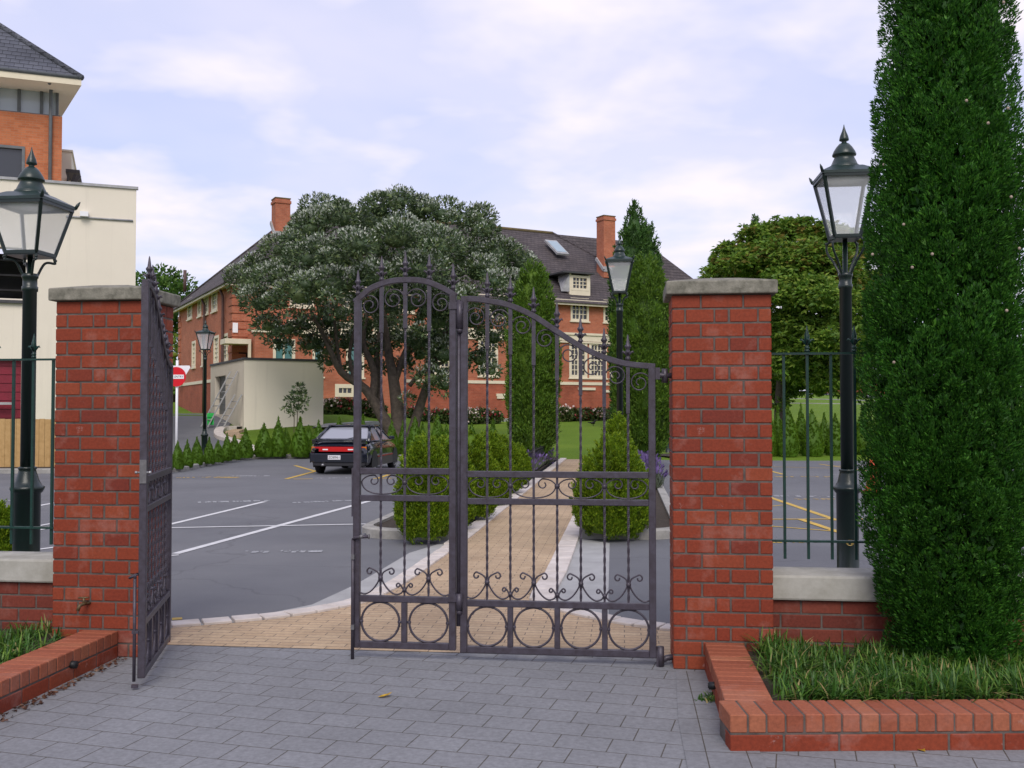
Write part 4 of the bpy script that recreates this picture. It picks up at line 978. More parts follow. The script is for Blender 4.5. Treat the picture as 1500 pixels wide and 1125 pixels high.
def palm(lobes, per):   # drooping hands of leaflets
    C = []
    for (c0, r, sq) in lobes:
        n = int(per*r*r); d = unit(R.normal(size=(n,3))); d = d[R.rand(n) < np.clip(.6+.6*d[:,2],.15,1)]; n = len(d)
        tier = .10*R.normal(size=n)
        C.append((np.array(c0)+d*(r*(.72+.3*R.rand(n)+tier))[:,None]*np.array([1,1,sq]), d))
    P = np.concatenate([a for a,_ in C]); d = np.concatenate([b for _,b in C]); n = len(P)
    out = []
    for k in range(5):
        a = R.rand(n)*.5+k*2*PI/5; side = np.stack([np.cos(a), np.sin(a), np.zeros(n)],1)
        D = side+d*.45+np.array([0,0,-.3])+R.normal(size=(n,3))*.38; out.append(leaf_quads(P, D, (.25*R.uniform(.7,1.2,n)), .10, bend=.12))
    return np.concatenate(out)
me = quads_mesh('crown', [(palm(lo, 700),0),(palm(hi,590),0),(palm(hi,110),1)]+cores(lob,.5,0), [M['chest'],M['rust']])
c = link(bpy.data.objects.new('crown', me)); c.parent = ct
branches([[(1142,640,44,13),(1142,590,44,11),(1145,540,44,9),(1150,450,44,5),(1160,380,44,2)],[(1145,560,44,6),(1180,500,43.5,4),(1225,440,43,2)],[(1143,560,44,6),(1110,480,44.5,4),(1080,420,45,2)]], org).build('trunk', M['trunk'], ct)
cypress(1110, 60, 1.5, [(560,12),(420,12),(350,9),(328,5),(316,1)], 'pointed conifer tip poking up behind the chestnut crown', M['cyp3'], 150, 30, .22, .07, 'old_conifer', spread=.2)

# trees behind the buildings
def far_tree(label, px, base_y, d, LB, mat, name='broad_tree', per=230, L=.42, Wd=.2):
    p0 = at(px, base_y, d); org = (p0.x, p0.y, terrain(p0.x,p0.y)); t = thing(name, label, 'tree', org, group='broad trees in the distance')
    me = lobed([lobe_px(x,y,rr,d+dd,.85,org) for x,y,rr,dd in LB], per, L, Wd, [mat], up=.1)
    c = link(bpy.data.objects.new('crown', me)); c.parent = t
    top = min(y for _,y,_,_ in LB)
    MB().tube([(0,0,-.2),(0,0,(603-top)*d/F*.8)], [.4,.08], 8).build('trunk', M['trunk'], t)
far_tree('rounded green tree between the cream building and the brick school wing', 235, 600, 80, [(215,425,26,0),(240,412,24,0),(262,420,22,1),(232,440,30,-2),(270,440,22,0),(205,445,22,0),(250,460,26,-1),(220,475,26,-1),(285,440,14,2),(245,500,24,0),(262,480,20,0),(195,420,20,1),(250,530,24,0)], M['tree'])
far_tree('yellow green tree low behind the corner of the brick school wing', 250, 600, 70, [(255,520,12,0),(250,545,16,0),(256,570,14,0),(246,580,16,0),(255,500,9,0)], M['chest'])
far_tree('dark tree far behind the chestnut, above the distant brick wall', 1235, 575, 120, [(1195,535,22,0),(1235,525,26,0),(1275,530,26,0),(1180,550,16,0),(1260,555,20,0),(1215,552,16,0)], M['tree'], per=110, L=.6, Wd=.3)
far_tree('tall dark tree far off, in the gap left of the chestnut trunk', 1130, 590, 100, [(1100,540,24,0),(1135,530,24,0),(1115,560,22,0),(1140,565,18,0),(1165,550,18,0),(1060,545,26,0),(1020,540,26,0)], M['tree'], per=110, L=.6, Wd=.3)

# sapling in front of the cream garage
p0 = at(432, 641, 36.5); org = (p0.x,p0.y,terrain(p0.x,p0.y))
sp_ = thing('sapling', 'thin leafy sapling on two stems in front of the cream garage', 'tree', org)
branches([[(430.5,645,36.5,1.0),(431,610,36.5,.8),(430,585,36.5,.6)],[(434.5,645,36.4,1.0),(436,605,36.4,.8),(439,570,36.4,.5)]], org, 6).build('stem', M['stem'], sp_)
me = lobed([lobe_px(x,y,rr,36.4+dd,.8,org) for x,y,rr,dd in [(438,568,6,0),(432,578,6,0),(444,577,5.5,.1),(424,587,5.5,0),(436,588,6,-.1),(447,590,5,0),(420,597,4,0),(430,598,5,.1),(442,599,5,0),(426,606,3.5,0),(449,584,3,0),(416,600,2.5,0)]], 3500, .16, .07, [M['pohu']], up=-.05, thick=.8)
c = link(bpy.data.objects.new('crown', me)); c.parent = sp_

# roses along the foot of the school
rl = [(486,606,16,12,46),(505,600,16,12,46),(527,606,15,12,47),(548,610,14,11,47),(640,612,15,11,53),(660,612,16,11,53),(684,610,15,11,53.5),(704,610,15,12,54),(722,612,12,9,54),(826,606,10,9,56),(842,608,12,9,56.5),(860,609,11,8,57),(878,609,11,8,57),(895,610,11,8,57.5),(612,612,14,9,52)]
rn = ['beside the cream garage wall','second along from the cream garage','third along from the cream garage','fourth along from the cream garage','first right of the evergreen trunks','second right of the evergreen trunks','third right of the evergreen trunks','fourth right of the evergreen trunks','just left of the slim pencil cypress','just right of the slim pencil cypress','second right of the slim pencil cypress','third right of the slim pencil cypress','fourth right of the slim pencil cypress','nearest the broad pencil cypress','seen between the evergreen trunks']
for i, (px, py, hw, hh, d) in enumerate(rl):
    p = at(px, py+hh, d); k = d/F; zg = terrain(p.x,p.y); top = CAM_Z-(py-hh-603)*k
    h = max(.7, top-zg); r = hw*k; n = 1100
    dd = unit(R.normal(size=(n,3))); P = dd*np.array([r*1.25,r*.9,h*.5])*(.55+.45*R.rand(n))[:,None]+np.array([0,0,h*.5])
    q = leaf_quads(P, dd+R.normal(size=(n,3))*.6, .16*R.uniform(.7,1.2,n), .10)
    m = 18; df = unit(R.normal(size=(m,3))+np.array([0,-.5,.8])); Pf = df*np.array([r*1.25,r*.95,h*.53])+np.array([0,0,h*.53])
    groups = [(q,0)]
    for j in range(3): groups.append((leaf_quads(Pf, R.normal(size=(m,3)), .13, .12), 1 if (i*7)%3 else 2)); 
    half = m//3; groups.append((leaf_quads(Pf[:half]+.08, R.normal(size=(half,3)), .16, .15), 2))
    me = quads_mesh('rose_bush', groups, [M['rose_leaf'],M['rose_red'],M['rose_white']])
    place_mesh('rose_bush', me, (p.x,p.y,zg-.02), 0, (1,1,1), 'flowering rose bush below the brick school, '+rn[i], 'rose bush', 'rose bushes below the school')

# lavender round the cypress feet: ground cover nobody could count
def lavender(x0, x1, y0, y1, n, skip=None):
    P = np.stack([R.uniform(x0,x1,n), R.uniform(y0,y1,n), np.full(n,.08)],1)
    D = R.normal(size=(n,3))*.35+np.array([0,0,1]); L = R.uniform(.18,.40,n)
    q = leaf_quads(P, D, L, .045); tip = P+unit(D)*(L*.92)[:,None]; s = R.rand(n) < .55
    f = leaf_quads(tip[s], unit(D)[s], .11, .05)
    o = link(bpy.data.objects.new('lavender', quads_mesh('lavender', [(q,0),(f,1)], [M['lav'],M['lavf']]))); tag(o, kind='stuff')
lavender(-3.1, -2.14, 19.8, 29.5, 6500); lavender(-.45, .66, 18.5, 29.5, 6500)

# border grass in the two front beds
def blades(name, pts, mats, lo=.11, hi=.24):
    V = []; F_ = []; MI = []; off = 0
    n = len(pts); 
    G = [[],[]]
    for (x,y,z,k,hs) in pts:
        for b in range(k):
            a = R.rand()*2*PI; L = R.uniform(lo,hi)*hs*.82; w = R.uniform(.0035,.0065); lean = R.uniform(.2,1.5)
            dx, dy = math.cos(a), math.sin(a); sx, sy = -dy*w, dx*w; bx, by = x+R.normal()*.025, y+R.normal()*.025
            pp = []
            for t in (0,.35,.7,1.0):
                o = lean*L*(t**1.7)*.8; zz = z+L*(t-.45*lean*t*t); pp.append((bx+dx*o, by+dy*o, zz))
            ws = (1,.95,.7,.1)
            mi = 1 if R.rand() < .06 else 0
            v = []
            for (p,wk) in zip(pp,ws): v += [(p[0]-sx*wk,p[1]-sy*wk,p[2]),(p[0]+sx*wk,p[1]+sy*wk,p[2])]
            G[mi].append(v)
    groups = []
    for mi in (0,1):
        if not G[mi]: continue
        A = np.array(G[mi]); m = len(A); base = (np.arange(m)*8)[:,None,None]
        f = np.array([[0,1,3,2],[2,3,5,4],[4,5,7,6]])[None]+base
        groups.append((A.reshape(-1,3), f.reshape(-1,4), mi))
    o = link(bpy.data.objects.new(name, quads_mesh(name, groups, mats))); tag(o, kind='stuff'); return o
pts = []
for i in range(640):
    x = R.uniform(.76,3.4); y = R.uniform(4.92+.13*(x-.7), 6.08); e = 1.0 if y < 5.15+.13*(x-.7) or x < .95 else .72
    pts.append((x,y,.11,20,e*R.uniform(.8,1.15)))
blades('border_grass', pts, [M['grassblade'],M['grassdry']])
pts = [(R.uniform(-4.9,-3.42), R.uniform(3.6,6.0), .11, 20, R.uniform(.6,.95)) for i in range(420)]
blades('border_grass', pts, [M['grassblade'],M['grassdry']])
pts = [(.45+R.normal()*.01, 4.58+.75+R.normal()*.05, 0, 14, .3) for i in range(4)]
blades('weeds', pts, [M['grassblade'],M['grassdry']])
# small bush behind the left wall
for (px, d, hw, hgt, lab) in ((4, 9.5, 26, .52, 'bright green thuja showing low above the stained coping, beside the squat lamp'),):
    q = at(px, 603, d); r = hw*d/F; me = conifer_mesh('thuja_bush', thuja_prof(.62, r), 300, 80, .036, .0125, M['thuja'], spread=.05, rnd=.34)
    place_mesh('thuja_bush', me, (q.x,q.y,0), 0, (1,1,1), lab, 'bush')
# leaf litter and two fallen yellow leaves
n = 160; x = np.full(n,-3.09)+np.abs(R.normal(size=n))*.03; y = R.uniform(4.6,5.85,n)
o = link(bpy.data.objects.new('leaf_litter', quads_mesh('leaf_litter', [(leaf_quads(np.stack([x,y,np.full(n,.012)],1), R.normal(size=(n,3))*np.array([1,1,.15]), .028, .014),0)], [M['litter']]))); tag(o, kind='stuff')
for (px, py, rz, lab) in ((563,1021,.5,'small curled yellow leaf lying on the open grey paving'),(1347,1098,2.0,'small yellow leaf fallen against the brick edging of the planted bed')):
    p = ground(px,py,.004); mb = MB()
    mb.add([(-.025,0,.003),(-.008,-.012,.008),(.014,-.011,.012),(.03,0,.02),(.014,.012,.01),(-.008,.012,.006),(0,0,.003)], [(0,1,6),(1,2,6),(2,3,6),(3,4,6),(4,5,6),(5,0,6)])
    mb.v = [(a*1.5,b*1.5,c*1.2) for a,b,c in mb.v]
    tag(mb.build('fallen_leaf', M['leafyellow'], None, (p.x,p.y,p.z), rz), lab, 'leaf')
# ------------------------------------------------------------------ buildings
def w2(X, Z): return (X*math.cos(YAW)-Z*math.sin(YAW), X*math.sin(YAW)+Z*math.cos(YAW))
class Frame:
    def __init__(s, X, Z, uX, uZ):
        s.o = w2(X, Z); u = w2(uX, uZ); L = math.hypot(*u); s.u = (u[0]/L, u[1]/L); s.v = (-s.u[1], s.u[0]); s.rz = math.atan2(u[1], u[0])
    def loc(s): return (s.o[0], s.o[1], 0)
    def hit(s, px, py, axis='y', c=0):       # sight line met with the local plane axis = c -> local (x, y, z)
        r = ray(px, py); dx, dy = CO.x-s.o[0], CO.y-s.o[1]
        a = (dx*s.u[0]+dy*s.u[1], dx*s.v[0]+dy*s.v[1]); b = (r.x*s.u[0]+r.y*s.u[1], r.x*s.v[0]+r.y*s.v[1])
        i = 1 if axis == 'y' else 0; t = (c-a[i])/b[i]
        return (a[0]+b[0]*t, a[1]+b[1]*t, CAM_Z+r.z*t)
    def world(s, x, y, z=0): return (s.o[0]+s.u[0]*x+s.v[0]*y, s.o[1]+s.u[1]*x+s.v[1]*y, z)
def front(c=0): return lambda u, z, d: (u, c+d, z)
def side(c=0): return lambda u, z, d: (c+d, u, z)
def mbox(mb, P, u0, u1, z0, z1, d0, d1):
    return mb.add([P(u0,z0,d0),P(u1,z0,d0),P(u1,z0,d1),P(u0,z0,d1),P(u0,z1,d0),P(u1,z1,d0),P(u1,z1,d1),P(u0,z1,d1)],
        [(3,2,1,0),(4,5,6,7),(0,1,5,4),(1,2,6,5),(2,3,7,6),(3,0,4,7)])
def holed(mb, P, u0, u1, z0, z1, holes, rev=.16):
    us = sorted({u0,u1}|{h[0] for h in holes}|{h[1] for h in holes}); zs = sorted({z0,z1}|{h[2] for h in holes}|{h[3] for h in holes})
    us = [u for u in us if u0 <= u <= u1]; zs = [z for z in zs if z0 <= z <= z1]
    for a, b in zip(us, us[1:]):
        for c, d in zip(zs, zs[1:]):
            m, n = (a+b)/2, (c+d)/2
            if any(h[0] < m < h[1] and h[2] < n < h[3] for h in holes): continue
            mb.quad(P(a,c,0),P(b,c,0),P(b,d,0),P(a,d,0))
    for h in holes:
        a, b, c, d = h[:4]
        mb.quad(P(a,c,0),P(b,c,0),P(b,c,rev),P(a,c,rev)); mb.quad(P(a,d,0),P(b,d,0),P(b,d,rev),P(a,d,rev))
        mb.quad(P(a,c,0),P(a,d,0),P(a,d,rev),P(a,c,rev)); mb.quad(P(b,c,0),P(b,d,0),P(b,d,rev),P(b,c,rev))
def window(parent, P, h, cols=2, rows=3, glass='wglass', cas=.13, mun=.045, frame='cream', sill=True, sash=0):
    a, b, c, d = h; mb = MB(); e = .015
    mbox(mb, P, a-e, a+cas, c-e, d+e, -.035, .12); mbox(mb, P, b-cas, b+e, c-e, d+e, -.035, .12)
    mbox(mb, P, a+cas, b-cas, d-cas, d+e, -.03, .12); mbox(mb, P, a+cas, b-cas, c-e, c+cas, -.03, .12)
    A, B, C, D = a+cas, b-cas, c+cas, d-cas
    for i in range(1, cols): x = A+(B-A)*i/cols; w = mun*(1.9 if (cols % 2 == 0 and i == cols//2) else 1); mbox(mb, P, x-w/2, x+w/2, C, D, .02, .11)
    for i in range(1, rows): z = C+(D-C)*i/rows; w = mun*(1.8 if i == sash else 1); mbox(mb, P, A, B, z-w/2, z+w/2, .025, .105)
    if sill: mbox(mb, P, a-.08, b+.08, c-.10, c-e-.002, -.09, .05)
    f = mb.build('window', M[frame], parent)
    m = MB(); m.quad(P(A,C,.085),P(B,C,.085),P(B,D,.085),P(A,D,.085)); m.build('pane', M[glass], f)
    m = MB(); mbox(m, P, a, b, c, d, .5, .55); m.build('blind' if glass != 'wglass' else 'room', M['darkin'], f)
    return f
def hip(mb, x0, x1, y0, y1, ze, rise, o=.5, rx0=None, rx1=None):
    h = (y1-y0)/2; s = rise/h; z = ze-o*s; yr = (y0+y1)/2; X0 = x0+h if rx0 is None else rx0; X1 = x1-h if rx1 is None else rx1
    e = [(x0-o,y0-o,z),(x1+o,y0-o,z),(x1+o,y1+o,z),(x0-o,y1+o,z)]; r = [(X0,yr,ze+rise),(X1,yr,ze+rise)]
    mb.add(e+r, [(0,1,5,4),(1,2,5),(2,3,4,5),(3,0,4)])
    mb.add([(p[0],p[1],p[2]-.06) for p in e]+[(x0-o+.02,y0-o+.02,z-.06)], [(3,2,1,0)])
    for i in range(4):
        a, b = e[i], e[(i+1)%4]; mb.quad((a[0],a[1],a[2]-.06),(b[0],b[1],b[2]-.06),b,a)
    return e, r

# ---- the old brick school
SB = Frame(-14.9, 53, .883, .469)
ZE = 8.75
DL = SB.hit(262.5, 440, 'x', 0)[1]                # length of the left flank
print('DL', DL)
school = thing('school_building', 'long two storey red brick school with cream windows, brown tiled hip roof and two chimneys', 'building', SB.loc(), SB.rz)
Pf, Ps = front(0), side(0)
def fh_(x0, x1, y0, y1, c=0):
    a = SB.hit(x0, y1, 'y', c); b = SB.hit(x1, y0, 'y', c); m0 = SB.hit((x0+x1)/2, y0, 'y', c)[2]; m1 = SB.hit((x0+x1)/2, y1, 'y', c)[2]
    return (a[0], b[0], m1, m0)
def sh_(x0, x1, y0, y1):
    a = SB.hit(x0, y1, 'x', 0); b = SB.hit(x1, y0, 'x', 0); m0 = SB.hit((x0+x1)/2, y0, 'x', 0)[2]; m1 = SB.hit((x0+x1)/2, y1, 'x', 0)[2]
    return (min(a[1],b[1]), max(a[1],b[1]), m1, m0)
zb = SB.hit(850, 563.5)[2]                       # sill band above the plinth
zc0, zc1 = SB.hit(850, 500)[2], SB.hit(850, 488)[2]
up_w = [fh_(836,862,437,470), fh_(884,906,440,471), fh_(797,815,434,468)]
z0u, z1u = up_w[0][2], up_w[0][3]; wu = up_w[0][1]-up_w[0][0]
up_w[2] = (up_w[0][0]-3.0, up_w[0][0]-3.0+wu, z0u, z1u); up_w[1] = (up_w[1][0], up_w[1][0]+wu, z0u, z1u)
x = up_w[2][0]-3.0
while x > 2.0: up_w.append((x, x+wu, z0u, z1u)); x -= 3.0
up_w.append((up_w[1][0]+3.2, up_w[1][0]+3.2+wu, z0u, z1u))
gr_w = [fh_(834,857,501,553), fh_(863,888,501,553), fh_(893,912,502,553)]
zg0, zg1 = gr_w[0][2], gr_w[0][3]; gw = gr_w[1][1]-gr_w[1][0]
gr_w = [(h[0], h[0]+gw, zg0, zg1) for h in gr_w]
x = gr_w[0][0]-3.3
while x > 9.6: gr_w.append((x, x+gw, zg0, zg1)); x -= 3.1
bas = [(8.6+.1, 10.3, zb-1.15, zb-.55)]
wall = MB(); wall.mi = 0
holed(wall, Pf, 0, 30, zb, ZE, up_w+gr_w)
side_up = [sh_(275,282,437,467), sh_(290,295.5,431.5,463), sh_(299.5,306,428,460), sh_(310.5,319,422.5,455.5)]
side_gr = [sh_(281.5,287,500,538), sh_(296,302,496,535), sh_(313.5,321,492,532), sh_(326.5,335,489,529)]
holed(wall, Ps, 0, DL, zb, ZE, side_up+side_gr)
wall.quad((30,0,0),(30,DL,0),(30,DL,ZE),(30,0,ZE)); wall.quad((0,DL,0),(30,DL,0),(30,DL,ZE),(0,DL,ZE))
wall.build('wall', M['wallfront'], school)
pm = MB(); o = .06
pm.quad((-o,-o,-.5),(30,-o,-.5),(30,-o,zb),(-o,-o,zb)); pm.quad((-o,DL,-.5),(-o,-o,-.5),(-o,-o,zb),(-o,DL,zb)); pm.build('plinth', M['wallplinth'], school)
m = MB(); m.box(-.10,30,-.10,.0,zb-.02,zb+.16); m.box(-.10,-.0,.002,DL,zb-.02,zb+.16); m.build('sill_band', M['cream'], school)
m = MB(); m.box(9.4,30,-.07,.0,zc0,zc1-.14); m.box(9.4,30,-.14,.0,zc1-.136,zc1); m.box(9.4,30,-.10,.0,zc0-.12,zc0-.03); m.build('cornice', M['cream'], school)
m = MB(); m.box(-.42,30.4,-.42,-.3,ZE-.52,ZE-.40); m.box(-.42,-.3,-.3,DL+.4,ZE-.52,ZE-.40); m.box(-.3,30.3,-.30,-.005,ZE-.42,ZE-.16); m.box(-.3,-.005,-.004,DL+.2,ZE-.42,ZE-.16); m.build('eaves', M['cream'], school)
for h in up_w: window(school, Pf, h, 4, 4, 'wglass', .12)
for h in gr_w: window(school, Pf, h, 4, 6, 'wglass', .16, sash=3)
for i, h in enumerate(side_up): window(school, Ps, h, 2, 4, 'paleglass', .14)
for h in side_gr: window(school, Ps, h, 2, 5, 'paleglass', .14)
q = MB(); n = int((ZE-.5-zb-.2)/.42)
for k in range(n):
    z = zb+.2+k*.42; L = .95 if k % 2 else .7
    q.box(-.05, L, -.05, .0, z, z+.34); q.box(-.05, -.0, .002, L, z, z+.34)
q.build('quoin', M['wallfront'], school)
q = MB(); 
for k in range(n):
    z = zb+.2+k*.42; L = .95 if k % 2 else .7
    q.box(-.05, -.0, DL-L, DL, z, z+.34)
q.build('quoin', M['wallfront'], school)
RISE = 5.7
rf = MB(); e, r = hip(rf, 0, 30, 0, DL, ZE, RISE, .5, rx0=6.1, rx1=24.6)
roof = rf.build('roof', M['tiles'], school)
m = MB(); m.tube([r[0],r[1]], .13, 8); m.build('ridge', M['ridge'], roof)
for a, b in ((e[0],r[0]),(e[3],r[0]),(e[1],r[1]),(e[2],r[1])): m = MB(); m.tube([a,b], .11, 8); m.build('hip_tiles', M['tiles'], roof)
def chimney(px0, px1, ytop, x, y, wy, zfoot, par, rz=0):
    d0 = SB.hit((px0+px1)/2, ytop, 'y', y); w = (px1-px0)*((Vector(SB.world(*d0))-CO).dot(fh))/F/ (abs(math.cos(0))*1.25)
    cx = d0[0]; m = MB(); m.box(cx-w/2, cx+w/2, y-wy/2, y+wy/2, zfoot, d0[2]); m.box(cx-w/2-.05, cx+w/2+.05, y-wy/2-.05, y+wy/2+.05, d0[2]-.28, d0[2]-.12)
    c = m.build('chimney', M['wallfront'], par); f = MB(); f.box(cx-w/2-.03, cx+w/2+.03, y-wy/2-.03, y+wy/2+.03, d0[2]+.003, d0[2]+.06); f.build('chimney_cap', M['ridge'], c)
    f = MB(); f.box(cx-w/2-.04, cx+w/2+.04, y-wy/2-.05, y-wy/2-.01, zfoot+.4, zfoot+.75); f.bar((cx-w/2-.04,y-wy/2-.05,zfoot+.5),(cx-w/2-.04,y+wy/2,zfoot+.5+wy),.12,.2); f.build('flashing', M['lead'], c)
chimney(398, 425.5, 293, 4, 5.2, .9, 11.5, school); chimney(875, 900, 318.5, 25.6, 3.0, .9, 10.6, school)
dh = fh_(836.5,862,404,425.5,.35); d_ = MB(); a, b, c, d = dh
fx = MB(); mbox(fx, front(.35), a-.0, b+.0, c-.35, c-.02, -.02, .1); mbox(fx, front(.35), a-.12, a, c-.3, d+.1, -.02, 1.4); mbox(fx, front(.35), b, b+.12, c-.3, d+.1, -.02, 1.4); dor = fx.build('dormer', M['cream'], roof)
window(dor, front(.35), dh, 4, 3, 'wglass', .14, sill=False)
fx = MB(); mbox(fx, front(.35), a-.75, b+.3, d+.101, d+.2, -.3, 2.2); fx.build('dormer_roof', M['dkmetal'], dor)
fx = MB(); fx.add([(a-.7,.4,ZE+.42),(a-.12,.34,ZE+.42),(a-.12,.34,d+.1),(a-.12,1.8,d+.1)],[(0,1,2),(0,2,3)]); fx.build('cheek', M['lead'], dor)
s_ = RISE/(DL/2)
def roofpt_front(px, py):   # sight line met with the front slope
    lo, hi = -.5, 5.4
    for _ in range(40):
        mid = (lo+hi)/2; h = SB.hit(px, py, 'y', mid)
        if h[2] > ZE+mid*s_: lo = mid
        else: hi = mid
    return SB.hit(px, py, 'y', (lo+hi)/2)
P0 = roofpt_front(815, 364); nx, ny, nz = 0, -s_, 1.0; up_ = Vector((0,1,s_)).normalized(); nn = Vector((0,-s_,1)).normalized(); cc = Vector(P0)
def skyl(cc, ax, up_, nn, w, h, parent):
    m = MB(); c = [cc+ax*sx*w/2+up_*sy*h/2 for sx, sy in ((-1,-1),(1,-1),(1,1),(-1,1))]
    m.add([p+nn*.0 for p in c]+[p+nn*.14 for p in c], [(4,5,6,7),(0,1,5,4),(1,2,6,5),(2,3,7,6),(3,0,4,7)])
    f = m.build('skylight', M['lead'], parent); g = MB(); g.quad(*[cc+(p-cc)*.8+nn*.16 for p in c]); g.build('pane', M['skylight'], f)
skyl(cc, Vector((1,0,0)), up_, nn, .95, 2.1, roof)
sl = (RISE+.5*s_)/6.6                                       # the left hip slope
def roofpt_side(px, py):
    lo, hi = -.5, 6.1
    for _ in range(40):
        mid = (lo+hi)/2; h = SB.hit(px, py, 'x', mid)
        if h[2] > ZE-.5*s_+(mid+.5)*sl: lo = mid
        else: hi = mid
    return SB.hit(px, py, 'x', (lo+hi)/2)
cc = Vector(roofpt_side(361, 381)); skyl(cc, Vector((0,1,0)), Vector((1,0,sl)).normalized(), Vector((-sl,0,1)).normalized(), .8, 1.3, roof)
for px in (299.5, 326.5):
    h = SB.hit(px, 450, 'x', -.12); m = MB(); m.tube([(-.3,h[1],ZE-.45),(-.12,h[1],ZE-.9),(-.12,h[1],zb+1.2),(-.14,h[1],.8)], .075, 8); m.build('drainpipe', M['pipe'], school)
h = SB.hit(271, 407, 'x', 1.0); m = MB(); m.tube([(h[0],h[1],h[2]-1),(h[0],h[1],h[2]+.55)], .12, 8); m.build('vent_pipe', M['pipe'], roof)
h = SB.hit(262, 560, 'x', -.3); m = MB(); m.box(h[0]-.2,h[0]+.3,h[1]-.3,h[1]+.3,h[2]-.08,h[2]+.04); m.build('wall_vent', M['cream'], school)
# low front bay with its cornice and parapet, canopy and door
bx0, bx1, by = SB.hit(373, 520, 'y', -1.6)[0], 9.3, -1.6
zt = SB.hit(440, 489, 'y', by)[2]
Pb = front(by); bw = [fh_(400,432,497,540,by), fh_(458,473.5,492,540,by)]; bw = [(h[0],h[1],zb+.18,h[3]) for h in bw]
bs = [(SB.hit(491,570,'y',by)[0], SB.hit(520,570,'y',by)[0], SB.hit(505,581,'y',by)[2], SB.hit(505,563,'y',by)[2])]
bw2 = [(bw[1][1]+1.3, bw[1][1]+2.3, bw[1][2], bw[1][3])]
m = MB(); holed(m, Pb, bx0, bx1, -.4, zt, bw+bw2+bs); m.quad((bx0,by,-.4),(bx0,0,-.4),(bx0,0,zt),(bx0,by,zt)); m.quad((bx1,by,-.4),(bx1,0,-.4),(bx1,0,zt),(bx1,by,zt))
m.quad((bx0,by,zt),(bx1,by,zt),(bx1,0,zt),(bx0,0,zt)); bay = m.build('bay', M['wallfront'], school)
window(bay, Pb, bw[0], 2, 1, 'teal', .14); window(bay, Pb, bw[1], 1, 1, 'teal', .12); window(bay, Pb, bw2[0], 1, 1, 'teal', .12); window(bay, Pb, bs[0], 3, 1, 'wglass', .2, sill=False)
zp = SB.hit(450, 470, 'y', by)[2]; cx0 = SB.hit(423, 480, 'y', by)[0]
m = MB(); m.box(bx0-.1,bx1+.1,by-.15,by+.3,zt+.003,zt+.14); m.box(cx0,bx1,by-.05,by+.15,zt+.143,zt+.25)
x = cx0
while x < bx1-.5: m.box(x,x+.55,by-.05,by+.15,zt+.25,zp-.16); x += .95
m.box(cx0-.05,bx1+.05,by-.12,by+.22,zp-.16,zp); m.build('parapet', M['cream'], bay)
h0, h1 = SB.hit(330, 500, 'y', -1.3), SB.hit(368, 500, 'y', -1.3)
m = MB(); m.box(h0[0], h1[0], -1.3, -.05, h0[2]-.1, h0[2]+.16); m.box(h1[0]-.14, h1[0], -1.3, -1.16, .8, h0[2]-.101); m.build('canopy', M['cream'], school)
h0, h1 = SB.hit(350, 507, 'y', -.04), SB.hit(362, 507, 'y', -.04); m = MB(); m.box(h0[0], h1[0], -.04, .03, zb-.6, h0[2]); m.build('door', M['darkin'], school)
h0, h1 = SB.hit(341, 487, 'y', -.12), SB.hit(348.5, 473, 'y', -.12); m = MB(); m.box(h0[0], h1[0], -.14, -.06, h0[2], h1[2]); m.build('wall_plaque', M['signwhite'], school)
# rear range of the school with its own hip roof
m = MB(); m.box(24,38,3.5,13.5,-.5,ZE-.2); rr = m.build('rear_wing', M['wallfront'], school)
m = MB(); hip(m, 24, 38, 3.5, 13.5, ZE, RISE, .5, rx0=24.5, rx1=33); m.build('wing_roof', M['tiles'], rr)
# hanging string courses and stone steps on the plinth
for (x0,x1,y) in ((847,872,569.5),(887,906,573),(727,742,578.5),(728,750,582)):
    a, b = SB.hit(x0,y,'y',-.1), SB.hit(x1,y,'y',-.1); m = MB(); m.box(a[0],b[0],-.14,-.062,a[2]-.08,a[2]+.08); m.build('vent_sill', M['cream'], school)

# ---- cream garage below the school
GB = Frame(-10.5, 39, .883, .469)
gz_ = 3.56; gar = thing('garage', 'flat roofed cream rendered garage with a grey roller door on its shaded face', 'building', GB.loc(), GB.rz)
a = GB.hit(330.5, 560, 'x', 0)[1]; b = GB.hit(315, 560, 'x', 0)[1]; zt = GB.hit(322, 551, 'x', 0)[2]; zl = GB.hit(322, 607, 'x', 0)[2]
yl = GB.hit(308.5, 560, 'x', 0)[1]
m = MB(); Pg = side(0); holed(m, Pg, 0, yl, -.2, gz_, [(a,b,zl,zt)], .25); holed(m, front(0), 0, 3.2, -.2, gz_, [])
m.quad((3.2,0,-.2),(3.2,yl,-.2),(3.2,yl,gz_),(3.2,0,gz_)); m.quad((0,yl,-.2),(3.2,yl,-.2),(3.2,yl,gz_),(0,yl,gz_)); m.quad((0,0,gz_),(3.2,0,gz_),(3.2,yl,gz_),(0,yl,gz_))
m.build('wall', M['render'], gar)
m = MB(); m.box(-.04,3.24,-.04,.06,gz_+.003,gz_+.09); m.box(-.04,.06,.062,yl+.04,gz_+.003,gz_+.09); m.build('roof_edge', M['dkmetal'], gar)
m = MB(); z = zl
while z < zt: mbox(m, Pg, a, b, z, min(z+.2,zt), .2, .26); mbox(m, Pg, a, b, z+.2, z+.215, .225, .26); z += .215
m.build('roller_door', M['shutter'], gar)
